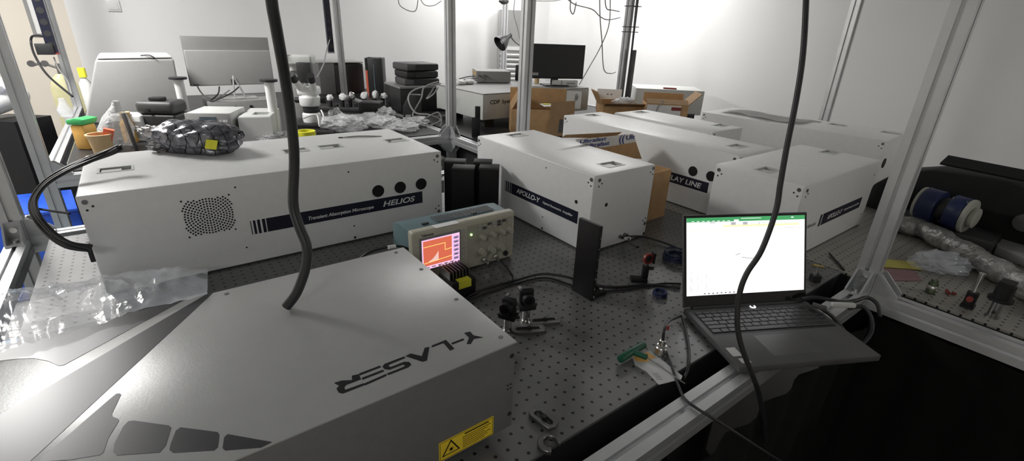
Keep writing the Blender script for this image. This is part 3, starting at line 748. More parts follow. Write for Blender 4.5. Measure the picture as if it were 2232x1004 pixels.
# angle plate
t = T('angle_plate', 'tall black angle plate standing in front of the middle enclosure', 'bracket', (.838, .738, 0))
b = B(); bx(b, 0, .012, 0, .074, 0, .212); bevel(b, .001); obj('upright', b, 'black', t)
b = B(); bx(b, .0125, .062, .004, .062, 0, .012); bevel(b, .001); obj('foot', b, 'black', t)
b = B(); prism(b, [(.0121, .012), (.055, .012), (.0121, .055)], .028, .036, Matrix(((1, 0, 0, 0), (0, 0, 1, 0), (0, 1, 0, 0), (0, 0, 0, 1)))); obj('gusset', b, 'black', t)
for z in (.012, .035, .065, .09, .12, .15, .18):
    b = B(); cyl(b, (.006, .001, z), (.006, -.002, z), .0028, n=10); obj('screw', b, 'steel', t)
b = B(); cyl(b, (.05, .015, .0121), (.05, .015, .016), .0045, n=12); obj('screw', b, 'steel', t)
# two kinematic mounts on pedestals, each with a fork clamp of its own
def fork(label, loc, rz, group, L=.062):
    t = T('fork_clamp', label, 'clamp', loc, rz, group); b = B(); w = .015
    out = [(w*math.cos(a), w*math.sin(a)) for a in [PI/2+PI*k/10 for k in range(11)]]+[(L, -w*.9), (L+.005, 0), (L, w*.9)]
    inn = [(.007*math.cos(a)+.002, .007*math.sin(a)) for a in [PI/2+PI*k/10 for k in range(11)]]+[(L*.78+.006*math.cos(a), .0055*math.sin(a)) for a in [-PI/2+PI*k/8 for k in range(9)]]
    c_ = B(); prism(b, out, 0, .008); prism(c_, inn, -.01, .02); b = cut(b, c_); bevel(b, .0008, 1); obj('clamp_body', b, 'steel_d', t)
    b = B(); cyl(b, (L*.45, 0, .0), (L*.45, 0, .013), .0045, n=12); obj('clamp_screw', b, 'blackp', t)
    return t
def mount(label, px, py, rz, grp):
    c = atz(px, py); t = T('mirror_mount', label, 'mount', (c.x, c.y, 0), rz, grp)
    b = B(); cyl(b, (0, 0, 0), (0, 0, .034), .0095); cyl(b, (0, 0, 0), (0, 0, .004), .0125); obj('pedestal', b, 'steel', t)
    b = B(); bx(b, -.021, .021, -.012, .016, .034, .046); bevel(b, .002); obj('platform', b, 'black', t)
    b = B(); bx(b, -.018, .018, -.004, .013, .046, .088); bevel(b, .008, 3); obj('plate', b, 'black', t)
    b = B(); lathe(b, [(.0085, 0), (.0145, 0), (.0145, .014), (.0085, .014), (.0085, 0)], face((0, -.004, .064), (1, 0, 0), (0, 0, 1))); obj('lens_ring', b, 'black', t)
    b = B(); cyl(b, (0, -.0045, .064), (0, -.010, .064), .0084, n=20); obj('lens', b, 'glassk', t)
    for x, z in ((-.012, .080), (.012, .050)):
        b = B(); cyl(b, (x, .012, z), (x, .026, z), .004, n=12); obj('adjuster', b, 'steel_d', t)
    b = B(); cyl(b, (.021, .004, .040), (.027, .004, .040), .004, n=12); obj('thumb_screw', b, 'blackp', t)
    return t
mount('black mirror mount on a steel pedestal, nearer of the two by the grey laser box', 1106, 719, R(-62), 'mirror mounts by the laser box')
mount('black mirror mount on a steel pedestal, farther of the two from the grey laser box', 1146, 698, R(-20), 'mirror mounts by the laser box')
c = atz(1128, 722); fork('steel fork clamp holding the nearer black mirror mount', (c.x, c.y, 0), R(-28), 'fork clamps')
c = atz(1164, 704); fork('steel fork clamp holding the farther black mirror mount', (c.x, c.y, 0), R(-24), 'fork clamps')
c = atz(1170, 905); fork('loose steel fork clamp lying near the front table edge beside the laser box', (c.x, c.y, 0), R(-82), 'fork clamps', .04)
b = B()
out = [(.020*math.cos(a), .020*math.sin(a)) for a in [R(-50)+R(280)*k/16 for k in range(17)]]; inn = [(.012*math.cos(a)+.003, .012*math.sin(a)) for a in [R(-50)+R(280)*k/16 for k in range(17)]][::-1]
prism(b, out+inn, 0, .009); bevel(b, .001, 1); c = atz(1196, 972)
one('ring_clamp', b, 'steel_d', 'loose open steel ring clamp at the front table edge', 'clamp', (c.x, c.y, 0), R(10))
# iris on a stand
c = atz(1400, 612); t = T('iris_stand', 'red rimmed iris on a black stand in front of the middle enclosure', 'iris', (c.x, c.y, 0), CY)
b = B(); bx(b, -.035, .012, -.012, .012, 0, .012); bevel(b, .002); obj('foot', b, 'black', t)
b = B(); bx(b, -.004, .012, -.009, .009, .0121, .05); bevel(b, .002); obj('column', b, 'black', t)
b = B(); cyl(b, (.013, 0, .042), (.026, 0, .042), .005, n=14); obj('thumb_screw', b, 'blackp', t)
mx = Matrix.Translation((.006, -.002, .073)) @ Matrix.Rotation(R(90), 4, 'X') @ Matrix.Rotation(R(25), 4, 'Y')
b = B(); lathe(b, [(.0105, -.004), (.0165, -.004), (.0165, .004), (.0105, .004), (.0105, -.004)], mx, 32); obj('red_rim', b, 'red', t)
b = B(); lathe(b, [(.0104, -.003), (.0104, .003)], mx, 24); obj('iris_blades', b, 'blackp', t)
b = B(); bx(b, .020, .026, -.004, .016, .058, .090); obj('side_plate', b, 'black', t)
b = B(); cyl(b, (.004, 0, .05), (.004, 0, .0565), .005, n=12); obj('neck', b, 'steel_d', t)
# blue ring, green T-handle, paper, adapter
c = atz(1438, 643); b = B(); ring(b, (0, 0, .004), .0165, .0035); ring(b, (0, 0, .0105), .0162, .0033)
one('blue_ring', b, 'navyp', 'small blue ring of cable tie lying left of the laptop', 'ring', (c.x, c.y, 0))
p0, p1, p2, p3 = atz(1350, 783, .012), atz(1404, 750, .014), atz(1410, 778, .014), atz(1493, 836, .006)
t = T('hex_key', 'green T-handle hex key lying on the white card', 'hex key', p0)
b = B(); cyl(b, (0, 0, 0), p1-p0, .0085, n=18); bevel(b, .003); obj('handle', b, 'green', t)
b = B(); mid = (p0+p1)/2-p0; cyl(b, mid+(p2-p0-mid)*.2, p2-p0, .0065, n=16); obj('grip_stem', b, 'green', t)
b = B(); cyl(b, p2-p0, p3-p0, .0016, n=6); obj('shaft', b, 'steel', t)
P_ = [atz(1240+x/3.802, 740+y/3.802) for x, y in ((520, 140), (670, 95), (940, 305), (930, 330), (745, 375), (640, 265), (550, 215))]
b = B(); prism(b, [(p.x-P_[0].x, p.y-P_[0].y) for p in P_], .0004, .0018); 
t = T('sample_card', 'white card in clear sleeve under the green hex key', 'card', (P_[0].x, P_[0].y, 0)); obj('card', b, mat('card_grey_white', (.5, .5, .5), .5), t)
Q_ = [atz(1240+x/3.802, 740+y/3.802) for x, y in ((530, 145), (650, 105), (715, 150), (640, 190), (560, 185))]
b = B(); prism(b, [(p.x-P_[0].x, p.y-P_[0].y) for p in Q_], .0018, .0022); obj('orange_patch', b, 'amber', t)
b = B()
for i in range(5):
    a, q = atz(1240+(690+i*9)/3.802, 740+(285+i*12)/3.802), atz(1240+(740+i*9)/3.802, 740+(300+i*12-14)/3.802)
    d = (q-a); nn = Vector((-d.y, d.x, 0)).normalized()*.0006
    prism(b, [((a+nn).x-P_[0].x, (a+nn).y-P_[0].y), ((a-nn).x-P_[0].x, (a-nn).y-P_[0].y), ((q-nn).x-P_[0].x, (q-nn).y-P_[0].y), ((q+nn).x-P_[0].x, (q+nn).y-P_[0].y)], .0018, .0021)
obj('scribble', b, 'grey', t)
c = atz(1439, 772); t = T('cable_adapter', 'nickel cylindrical cable adapter standing beside the white card', 'adapter', (c.x, c.y, 0))
b = B(); lathe(b, [(.0125, .0), (.0125, .020), (.011, .022), (.011, .024), (.0075, .025), (.0075, .038), (.006, .040)]); obj('adapter_body', b, 'steel', t)
b = B()
for k in range(20):
    a = 2*PI*k/20; cyl(b, (.0124*math.cos(a), .0124*math.sin(a), .003), (.0124*math.cos(a), .0124*math.sin(a), .018), .0009, n=6)
obj('knurl', b, 'steel', t)
def cable(label, pts, r, mt='rubber', name='cable', n=8, group=None, cat='cable'):
    pts = [Vector(p) for p in pts]; o0 = pts[0].copy(); b = B(); tube(b, [p-o0 for p in pts], r, n)
    return one(name, b, mt, label, cat, o0, 0, group, ang=80)
p = c+Vector((0, 0, .040))
t_ = cable('black lead with a red ring from the nickel adapter to the laptop', [p, p+Vector((.004, .004, .02)), atz(1457, 700, .055), atz(1474, 692, .02), atz(1484, 688, .008)], .0032)
b = B(); q = atz(1454, 713, .058)-t_.location; cyl(b, q-Vector((.001, .001, .005)), q+Vector((.001, .001, .005)), .0050, n=14); obj('red_collar', b, 'red', t_)
cable('black cable running from the nickel adapter over the front rail to the floor', [c+Vector((.014, -.004, .006)), atz(1465, 800, .004), atz(1478, 838, .004), atz(1492, 868, .004), atz(1520, 890, .0045), atz(1548, 907, .003), atz(1600, 940, -.03), atz(1690, 998, -.10), atz(1760, 1040, -.2)], .0030)
cable('black cable hanging from the laptop hinge down past the table edge', [atz(1487, 690, .012), atz(1496, 725, .006), atz(1502, 765, .005), atz(1500, 800, .0045), atz(1490, 830, -.02), atz(1488, 850, -.1), atz(1488, 870, -.22)], .0034)
cable('black cable from the heat sink sensor past the angle plate to the laptop, upper one', [atz(1022, 645, .012), atz(1060, 628, .006), atz(1120, 612, .004), atz(1180, 597, .02), atz(1235, 603, .022), atz(1280, 618, .006), atz(1340, 625, .004), atz(1420, 620, .004), atz(1482, 628, .004)], .0034)
cable('black cable lying below the upper one between sensor and angle plate', [atz(1026, 650, .012), atz(1070, 634, .004), atz(1130, 616, .004), atz(1190, 605, .004), atz(1250, 622, .004), atz(1310, 634, .004), atz(1380, 628, .004), atz(1440, 618, .004), atz(1484, 618, .004)], .0030)
cable('thin black wire looping from the oscilloscope socket back to the sensor', [Vector((.751, 1.036, .022)), Vector((.752, 1.02, .018)), atz(1110, 590, .004), atz(1118, 606, .003), atz(1095, 628, .003), atz(1050, 640, .003), atz(1032, 640, .01)], .0020)
cable('black lead from the connector of the middle enclosure to behind the laptop', [Vector((1.204, .938, .031)), Vector((1.206, .925, .033)), atz(1400, 515, .02), atz(1440, 526, .01), atz(1492, 545, .005), atz(1530, 548, .005)], .0034)
t_ = cable('short lead with white sleeve plugged low into the middle enclosure', [Vector((1.181, .939, .030)), Vector((1.178, .925, .032)), Vector((1.165, .90, .045)), atz(1372, 528, .058), atz(1390, 538, .068)], .004)
b = B(); p = Vector((1.176, .920, .0335))-t_.location; q = Vector((1.162, .895, .047))-t_.location; cyl(b, p, q, .006, n=14); obj('white_sleeve', b, 'print_w', t_)
b = B(); c = atz(1472, 566)
for i in range(5): ring(b, (.004*math.sin(i*2), .004*math.cos(i*3), .004+.005*i), .034+.003*math.sin(i*1.7), .003)
one('cable_coil', b, 'navyp', 'coil of dark blue cable on the table left of the laptop screen', 'cable', (c.x, c.y, 0))
# sensor with heat sink
c = atz(1000, 635); t = T('sensor_head', 'black finned sensor with a yellow label between laser box and oscilloscope', 'sensor', (.535, .935, 0))
b = B(); bx(b, 0, .07, 0, .075, 0, .05); bevel(b, .002); obj('body', b, 'black', t)
for i in range(7):
    b = B(); bx(b, .003+i*.0095, .0055+i*.0095, .02, .075, .0501, .072); obj('fin', b, 'steel_d', t)
b = B(); prism(b, [(.018, -.0006), (.055, -.0006), (.055, .018), (.018, .018)], .0502, .0512); prism(b, [(.018, .030), (.055, .030), (.055, .0512), (.018, .0512)], .0001, .0012, face((0, 0, 0), (1, 0, 0), (0, 0, 1))); o = obj('label', b, 'lemon', t); o['label'] = 'bright yellow label'
t_ = cable('black cable with a white tag entering behind the oscilloscope, left side', [atz(782, 566, .10), atz(800, 552, .115), atz(830, 541, .12), atz(868, 536, .11), Vector((.50, 1.10, .09))], .0035)
b = B(); cyl(b, atz(846, 539, .1185)-t_.location, atz(861, 536.5, .1145)-t_.location, .0052, n=12); obj('tag', b, 'print_w', t_)
# hanging cables
L1 = [(575, -330, .60), (581, -120, .64), (592, 0, .67), (602, 60, .69), (626, 200, .745), (641, 330, .785), (639, 440, .805), (651, 490, .81), (668, 535, .814), (667, 580, .818), (648, 635, .821), (624, 668, .823)]
cable('thick black hose hanging from above down onto the grey laser box', [atd(*q) for q in L1], .0083, 'hose', 'hose', 14, cat='hose')
L2 = [(1762, -250, .80), (1758, -80, .83), (1757, 0, .85), (1750, 120, .86), (1735, 220, .87), (1715, 320, .88), (1701, 400, .89), (1691, 460, .895), (1660, 545, .90), (1628, 595, .905), (1612, 640, .91), (1607, 700, .915), (1615, 750, .92), (1635, 805, .93), (1652, 850, .95), (1662, 900, 1.0), (1668, 960, 1.1)]
cable('long black cable hanging down in front of the laptop screen', [atd(*q) for q in L2], .0051, 'rubber', 'cable', 10)

# ------------------------------------------------------------------ things on the left white enclosure
c = atz(440, 328, .26)
t = T('antistatic_bag', 'crumpled black gridded antistatic bag lying on the long left enclosure', 'bag', (c.x, c.y, .2605), CY-R(8))
b = B(); lump(b, (.138, .080, .056), 3, .30, 1.2, 5, None, True, .08); obj('bag_body', b, 'esd', t, ang=60)
b = B(); mx = Matrix.Translation((-.168, .035, .036)) @ Matrix.Rotation(R(8), 4, 'Y')
lump(b, (.075, .022, .020), 9, .6, 2.2, 4, mx, False); o = obj('twisted_neck', b, mat('foil_neck', (.35, .34, .34), .18, .8, var=.5, scale=40, bump=.8, bscale=50), t, ang=60)
b = B(); lump(b, (.03, .045, .03), 21, .7, 2.5, 4, Matrix.Translation((-.100, -.030, 0)), True); obj('foil_fold', b, bpy.data.materials['foil_neck'], t, ang=60)
b = B(); mx = Matrix.Translation((.095, -.066, .040)) @ Matrix.Rotation(R(62), 4, 'X') @ Matrix.Rotation(R(8), 4, 'Y'); bx(b, -.017, .017, -.014, .014, -.001, .001, mx); o = obj('yellow_label', b, 'lemon', t); o['label'] = 'yellow square label'
t = T('cable_bundle', 'bundle of black cables curving from the antistatic bag down to the enclosure end', 'cable', atd(255, 325, 1.26))
o0 = t.location.copy()
base = [(262, 322, 1.27), (235, 333, 1.26), (190, 350, 1.22), (140, 372, 1.18), (95, 402, 1.14), (72, 440, 1.11), (82, 476, 1.09), (112, 510, 1.085), (150, 533, 1.09), (196, 541, 1.115)]
for k in range(5):
    b = B(); ph = k*1.26
    tube(b, [atd(px+6*math.sin(ph+i*.5), py+5*math.cos(ph+i*.6), d+.008*math.sin(ph)) - o0 for i, (px, py, d) in enumerate(base)], .0042, 8); obj('cable', b, 'rubber', t, ang=80)
b = B(); tube(b, [atd(84, 455, 1.105)-o0, atd(110, 459, 1.09)-o0, atd(152, 465, 1.08)-o0], .0028, 6); obj('cable_tie', b, 'blackp', t)
b = B(); p = atx(199, 548, -.178)-o0; box(b, p, (.012, .02, .05)); bevel(b, .002); obj('plug', b, 'blackp', t)
t = T('tweezers', 'steel tweezers lying on top of the long left enclosure', 'tweezers', atz(745, 300, .2605)); p = t.location
q = atz(832, 297, .2605)-p; d = q.normalized(); nn = Vector((-d.y, d.x, 0))
for s in (-1, 1):
    b = B(); tube(b, [nn*0, q*.3+nn*s*.008+Vector((0, 0, .0022)), q*.6+nn*s*.007+Vector((0, 0, .0022)), q], .0020, 6); obj('arm', b, 'steel', t)
b = B(); cyl(b, -d*.012, d*.004, .0030, n=10); obj('dark_tip', b, 'blackp', t)
# plastic sheet behind the laser box
b = B(); NU, NV = 60, 26; G_ = []
near = [atz(x, y, .203) for x, y in ((-60, 790), (0, 768), (110, 738), (230, 700), (330, 672), (452, 640))]
far = [atz(x, y, z) for x, y, z in ((-60, 640, .03), (0, 645, .03), (140, 620, .035), (300, 600, .05), (455, 575, .03))]
def lerp_path(P_, t):
    f = t*(len(P_)-1); i = min(int(f), len(P_)-2); return P_[i].lerp(P_[i+1], f-i)
for i in range(NU+1):
    row = []
    for j in range(NV+1):
        u, v = i/NU, j/NV
        p = lerp_path(near, u).lerp(lerp_path(far, u), v)
        n1 = noise.noise(Vector((u*7, v*3, 2.2)))*.6+abs(noise.noise(Vector((u*15, v*7, 5))))*.7
        p = p+Vector((0, 0, (.05*n1*math.sin(PI*min(1, v*1.1+.08))+.03*math.sin(PI*v))*(1 if u < .8 else max(.15, 1-(u-.8)*4.2))))
        p.z = max(p.z, .002); 
        if p.y < .925: p.z = max(p.z, .2)
        if p.y > 1.415: p.y = 1.415
        row.append(b.verts.new(p))
    G_.append(row)
for i in range(NU):
    for j in range(NV): b.faces.new((G_[i][j], G_[i+1][j], G_[i+1][j+1], G_[i][j+1]))
one('plastic_sheet', b, 'sheet', 'clear crinkled plastic sheet draped between laser box and left enclosure', 'plastic sheet', ang=80)

# ------------------------------------------------------------------ cartons
def carton(label, loc, rz, w, d, h, flaps, grp='cardboard boxes', th=.005):
    """flaps: (side, length, tilt degrees from vertical outwards)"""
    t = T('cardboard_box', label, 'box', loc, rz, grp)
    b = B(); bx(b, -w/2, w/2, -d/2, d/2, 0, th); bx(b, -w/2, w/2, -d/2, -d/2+th, th, h); bx(b, -w/2, w/2, d/2-th, d/2, th, h)
    bx(b, -w/2, -w/2+th, -d/2+th, d/2-th, th, h); bx(b, w/2-th, w/2, -d/2+th, d/2-th, th, h); obj('carton', b, 'card', t)
    for sd, L, tilt in flaps:
        a = R(tilt); b = B()
        if sd in 'fb':
            s = -1 if sd == 'f' else 1; mx = Matrix.Translation((0, s*(d/2-th/2), h+.0005)) @ Matrix.Rotation(-s*a, 4, 'X'); bx(b, -w/2+.002, w/2-.002, -th/2, th/2, 0, L, mx)
        else:
            s = -1 if sd == 'l' else 1; mx = Matrix.Translation((s*(w/2-th/2), 0, h+.0005)) @ Matrix.Rotation(s*a, 4, 'Y'); bx(b, -th/2, th/2, -d/2+.002, d/2-.002, 0, L, mx)
        obj('flap', b, 'card_d' if sd in 'fr' else 'card', t)  # front and right flaps take the shaded cardboard tone
    return t
# open carton between the middle and the long enclosures
cb = Vector((1.437, 1.165, 0))
t = carton('open cardboard box with blue printed tape between the middle enclosure and the one behind', cb, 0, .212, .25, .188, [], None)
def yplane(par, name, pts, Y, y0, y1, mt):
    q = [aty(x, y, Y)-cb for x, y in pts]; b = B()
    prism(b, [(v.x, v.z) for v in q], -(Y-cb.y+y1), -(Y-cb.y+y0), Matrix(((1, 0, 0, 0), (0, 0, -1, 0), (0, 1, 0, 0), (0, 0, 0, 1))))
    return obj(name, b, mt, par, smooth=False)
yplane(t, 'flap', ((1256, 304), (1380, 292), (1399, 346), (1330, 342), (1290, 320), (1258, 308)), 1.286, 0, .005, 'card')
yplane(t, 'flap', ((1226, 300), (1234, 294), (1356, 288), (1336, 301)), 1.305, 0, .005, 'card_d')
o = yplane(t, 'printed_tape', ((1254, 304.5), (1380, 292.5), (1387, 309), (1310, 322), (1258, 309)), 1.284, 0, .0015, 'paper'); o['label'] = 'white tape with blue print'
e0, e1, e2 = [aty(x, y, 1.2835)-cb for x, y in ((1256, 329), (1387, 309), (1254, 304.5))]
mx = face(e0, e1-e0, Vector((0, 0, 1))); wq = (e1-e0).length; hq = (e2-e0).length; mx.translation = e0
b = B(); text(b, 'Ultrafast', hq*.34, mx @ Matrix.Translation((wq*.14, hq*.14, .0008)), .15, wq*.38); text(b, 'Ultrafast', hq*.30, mx @ Matrix.Translation((wq*.04, hq*.60, .0008)), .15, wq*.42)
obj('lettering', b, 'blueink', o, smooth=False)
b = B(); text(b, '((', hq*.62, mx @ Matrix.Translation((wq*.68, hq*.22, .0008)), 0, wq*.10); text(b, 'Ult', hq*.40, mx @ Matrix.Translation((wq*.80, hq*.34, .0008)), 0, wq*.16); obj('logo_print', b, 'blueink', o, smooth=False)
# back cartons
c1 = atz(1170, 292); t = carton('open cardboard box with a dark cutout, behind the middle enclosure', (c1.x+.075, c1.y+.075, 0), CY+R(4), .40, .27, .165, [('b', .11, 2), ('l', .10, -30)])
b = B(); mx = face((-.195, -.1365, 0), (1, 0, 0), (0, 0, 1))
for x in (.03, .045): prism(b, [(x, .105), (x+.004, .105), (x+.004, .135), (x, .135)], 0, .0008, mx)
prism(b, [(.026, .092), (.054, .094), (.054, .098), (.026, .096)], 0, .0008, mx); obj('arrow_print', b, 'print_k', t, smooth=False)
b = B(); prism(b, [(.02, -.1), (.16, -.06), (.12, .04), (0, .02)], .18, .185); o = obj('packing_slip', b, 'paper', t); o['label'] = 'white packing slip'
b = B(); prism(b, [(.02, -.03), (.07, -.03), (.06, .0), (.02, .0)], .187, .190); obj('yellow_note', b, 'lemon', t)
mx = Matrix.Translation((.125, -.155, .035)) @ Matrix.Rotation(R(-6), 4, 'X') @ Matrix.Rotation(R(-4), 4, 'Y')
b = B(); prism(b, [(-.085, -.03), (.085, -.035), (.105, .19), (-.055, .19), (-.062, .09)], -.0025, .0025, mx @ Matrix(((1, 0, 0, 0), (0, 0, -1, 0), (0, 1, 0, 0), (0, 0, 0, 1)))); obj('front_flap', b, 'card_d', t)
b = B(); prism(b, [(-.012, -.01), (.028, -.01), (.034, .07), (.0, .078)], .003, .0045, mx @ Matrix(((1, 0, 0, 0), (0, 0, -1, 0), (0, 1, 0, 0), (0, 0, 0, 1)))); o = obj('barcode_label', b, 'grey_d', t); 
c2 = atz(1290, 250); t = carton('open cardboard box holding a bubble wrapped pack, left of the cabled post', (c2.x-.03, c2.y-.32, 0), CY+R(6), .32, .20, .13, [('f', .05, 60), ('b', .03, -10), ('l', .12, 30)])
b = B(); lump(b, (.10, .05, .055), 31, .35, 2.0, 4, Matrix.Translation((.03, -.02, .09)), True)
one('bubble_pack', b, 'bubble', 'bubble wrapped pack with pink inside sticking out of the carton', 'package', (c2.x-.03, c2.y-.32, .006), CY, ang=60)
p = aty(1252, 210, c2.y-.38)
b = B(); bx(b, -.055, .05, -.002, .002, -.085, .035); t = T('printed_sheet', 'white sheet with dark arcs printed on it, beside the bubble pack', 'paper', p, CY); obj('sheet', b, 'paper', t)
b = B()
for k in range(3):
    r = .012+.008*k
    mx = face((-.005, -.0025, -.005), (1, 0, 0), (0, 0, 1))
    A_ = [(r*math.cos(a), r*math.sin(a)) for a in [R(-60)+R(120)*i/10 for i in range(11)]]+[((r+.003)*math.cos(a), (r+.003)*math.sin(a)) for a in [R(60)-R(120)*i/10 for i in range(11)]]
    prism(b, A_, 0, .001, mx)
obj('arc_print', b, 'navy', t, smooth=False)
p = aty(1327, 213, c2.y-.12)
t = T('foam_board', 'white foam panel with two small dark marks in front of the cabled post', 'panel', p, CY-R(5))
b = B(); bx(b, -.10, .10, -.005, .005, -.10, .07); obj('board', b, 'white', t)
b = B(); mx = face((0, -.0055, .025), (1, 0, 0), (0, 0, 1))
for x in (-.02, .01): prism(b, [(x, 0), (x+.014, 0), (x+.007, .012)], 0, .001, mx)
obj('dark_marks', b, 'print_k', t, smooth=False)
c3 = atd(1448, 236, 3.72); t = carton('low cardboard box with white and red tape, right of the cabled post', (c3.x, c3.y, 0), CY-R(6), .31, .22, .17, [('b', .06, 5), ('r', .12, 45), ('f', .06, -60)])
b = B(); bx(b, -.15, .10, -.116, -.1105, .09, .165); o = obj('tape', b, 'paper', t); o['label'] = 'white tape strip'
b = B(); bx(b, .03, .10, -.1175, -.116, .13, .155); obj('red_print', b, 'red', t)
b = B(); tube(b, [(-.08, -.12, .10), (-.07, -.122, .16), (-.03, -.12, .19), (-.06, -.11, .2)], .003); obj('strap', b, 'grey', t)
c4 = atd(1450, 235, 4.4); t = T('grey_case', 'light grey case with a red strip on top, behind the low carton', 'case', (c4.x, c4.y, 0), CY-R(4))
b = B(); bx(b, -.30, .29, -.12, .25, 0, .21); bevel(b, .004); obj('case_body', b, 'greywhite', t)
b = B(); prism(b, [(-.06, -.09), (.05, -.10), (.05, -.07), (-.06, -.06)], .2101, .222); obj('red_strip', b, 'red', t)
p = atz(1493, 254); b = B(); bx(b, -.05, .04, -.03, .03, 0, .05); bevel(b, .006)
one('black_plug', b, 'blackp', 'small black block beside the low carton, right end', 'block', (p.x-.1, p.y-.1, 0), CY)
# ------------------------------------------------------------------ back bench, left to right
t = T('white_machine', 'large pale grey machine with slanted left side on the back bench', 'machine', (0, 4.0, 0))
b = B(); prism(b, [(-.325, 0), (.205, 0), (.217, .385), (-.185, .380)], -.42, 0, Matrix(((1, 0, 0, 0), (0, 0, -1, 0), (0, 1, 0, 0), (0, 0, 0, 1)))); bevel(b, .012, 3); obj('hood', b, 'silver', t)
b = B(); prism(b, [(-.180, .386), (.21, .391), (.205, .402), (-.165, .398)], -.42, -.01, Matrix(((1, 0, 0, 0), (0, 0, -1, 0), (0, 1, 0, 0), (0, 0, 0, 1)))); bevel(b, .004); obj('lid', b, 'white', t)
b = B(); tube(b, [(.045, .02, .405), (.09, .0, .408), (.115, -.008, .392)], .004); obj('lid_strut', b, 'blackp', t)
# yellow capped bottle on the left rail end, glassware
p = aty(183, 172, 4.45); t = T('squeeze_bottle', 'clear bottle with a yellow cap left of the slanted machine', 'bottle', (p.x, 4.45, 0))
b = B(); lathe(b, [(.035, 0), (.035, .20), (.015, .235), (.015, .24)]); obj('bottle_body', b, 'greywhite', t)
b = B(); cyl(b, (0, 0, .2405), (0, 0, .30), .022); obj('cap', b, 'lemon', t)
p = aty(140, 235, 4.2); t = T('glass_flask', 'small clear crinkled glassware by the left rail corner post', 'glassware', (p.x, 4.2, p.z-.06))
b = B(); lathe(b, [(.01, 0), (.035, .01), (.04, .05), (.02, .09), (.018, .12)]); obj('flask', b, 'sheet', t)
b = B(); cyl(b, (0, 0, -.12), (0, 0, 0), .02); obj('stand', b, 'sheet', t)
# beaker basket group
p = atz(232, 330); cy_ = 2.95; p = at_y(232, cy_, .0)
t = T('tan_cup', 'tan plastic cup holding tools behind the long left enclosure', 'cup', (p.x, cy_, 0))
b = B(); lathe(b, [(.032, 0), (.048, .118), (.053, .12), (.053, .126), (.044, .126), (.03, .006)]); obj('cup_body', b, 'tan', t)
b = B(); bx(b, -.03, .01, -.02, .02, .10, .15, Matrix.Rotation(R(20), 4, 'Y')); o = obj('orange_block', b, 'orange', t)
q = at_y(198, 3.25, .0); t = T('green_lid_box', 'amber tub with a bright green lid left of the tan cup', 'tub', (q.x-.01, 3.27, 0), CY)
b = B(); bx(b, -.028, .04, -.04, .04, 0, .125); bevel(b, .01); obj('tub', b, 'amber', t)
b = B(); prism(b, [(-.036, .126), (.044, .126), (.060, .155), (.01, .160), (-.036, .15)], -.045, .045, Matrix(((1, 0, 0, 0), (0, 0, -1, 0), (0, 1, 0, 0), (0, 0, 0, 1)))); bevel(b, .006); o = obj('lid', b, 'green_l', t); o['label'] = 'bright green lid'
q = at_y(258, 3.2, .0); b = B()
vs = lathe(b, [(.07, 0), (.08, .05), (.075, .11), (.05, .17), (.02, .22), (.012, .245)], None, 40)
for v in b.verts:
    n_ = noise.noise(v.co*18)*.014; v.co.x += n_+.28*max(0, v.co.z-.05); v.co.y += noise.noise(v.co*21+Vector((4, 0, 0)))*.014
one('plastic_bag', b, 'bag', 'upright white plastic bag gathered to a point beside the green lid', 'bag', (q.x, 3.19, 0), CY, ang=70)
q = at_y(288, 3.40, 0); t = T('amber_bottle', 'orange and cream bottle right of the pointed plastic bag', 'bottle', (q.x, 3.35, 0))
b = B(); lathe(b, [(.035, 0), (.035, .10), (.022, .125), (.022, .135)]); obj('bottle_body', b, 'amber', t)
b = B(); cyl(b, (0, 0, .1351), (0, 0, .16), .024); obj('cap', b, 'tan', t)
q = at_y(296, 3.42, 0); t = T('white_tray', 'white box lid leaning left of the black case', 'tray', (q.x, 3.4, 0), CY+R(4))
b = B(); bx(b, -.075, .09, -.05, .05, 0, .145); bevel(b, .012, 3); obj('tray_body', b, 'white', t)
b = B(); bx(b, -.07, .085, -.052, -.0505, .02, .11); obj('inner_panel', b, 'grey', t)
q = at_y(302, 3.0, .0); t = T('tool_handle', 'black bar handle standing up behind the antistatic bag', 'tool', (q.x, 3.0, 0), CY)
b = B(); bx(b, -.008, .008, -.006, .006, 0, .205, Matrix.Rotation(R(-6), 4, 'Y')); bevel(b, .002); obj('bar', b, 'grey_d', t)
b = B(); bx(b, .002, .07, -.005, .005, .120, .130, Matrix.Rotation(R(6), 4, 'Y')); obj('side_arm', b, 'grey_d', t)
# black case
q = at_y(368, 3.35, 0); t = T('black_case', 'black carrying case with a rounded lid in front of the slanted machine', 'case', (q.x, 3.35, 0), CY+R(6))
b = B(); bx(b, -.10, .10, -.07, .08, 0, .145); bevel(b, .014, 3); obj('case_body', b, 'blackp', t)
b = B(); bx(b, -.100, .100, -.07, .08, .1455, .215); bevel(b, .022, 3); obj('lid', b, mat('case_lid_grey', (.05, .05, .05), .5), t)
b = B(); bx(b, -.03, .04, -.05, .0, .2151, .235); bevel(b, .005); obj('handle', b, 'blackp', t)
b = B(); cyl(b, (-.03, -.071, .17), (-.03, -.078, .17), .008, n=14); obj('latch', b, 'blackp', t)
# white posts with black caps
for px, py, Y, lab in ((387, 168, 3.6, 'white post with a black disc cap in front of the slanted machine'), (585, 173, 3.12, 'white post with a black disc cap right of the silver monitor')):
    p = aty(px, py, Y); hh = p.z
    t = T('capped_post', lab, 'post', (p.x, Y, 0), 0, 'white capped posts')
    b = B(); cyl(b, (0, 0, 0), (0, 0, hh-.012), .026, n=28); obj('shaft', b, 'white', t)
    b = B(); cyl(b, (0, 0, hh-.0119), (0, 0, hh), .047, n=28); obj('cap', b, 'blackp', t)
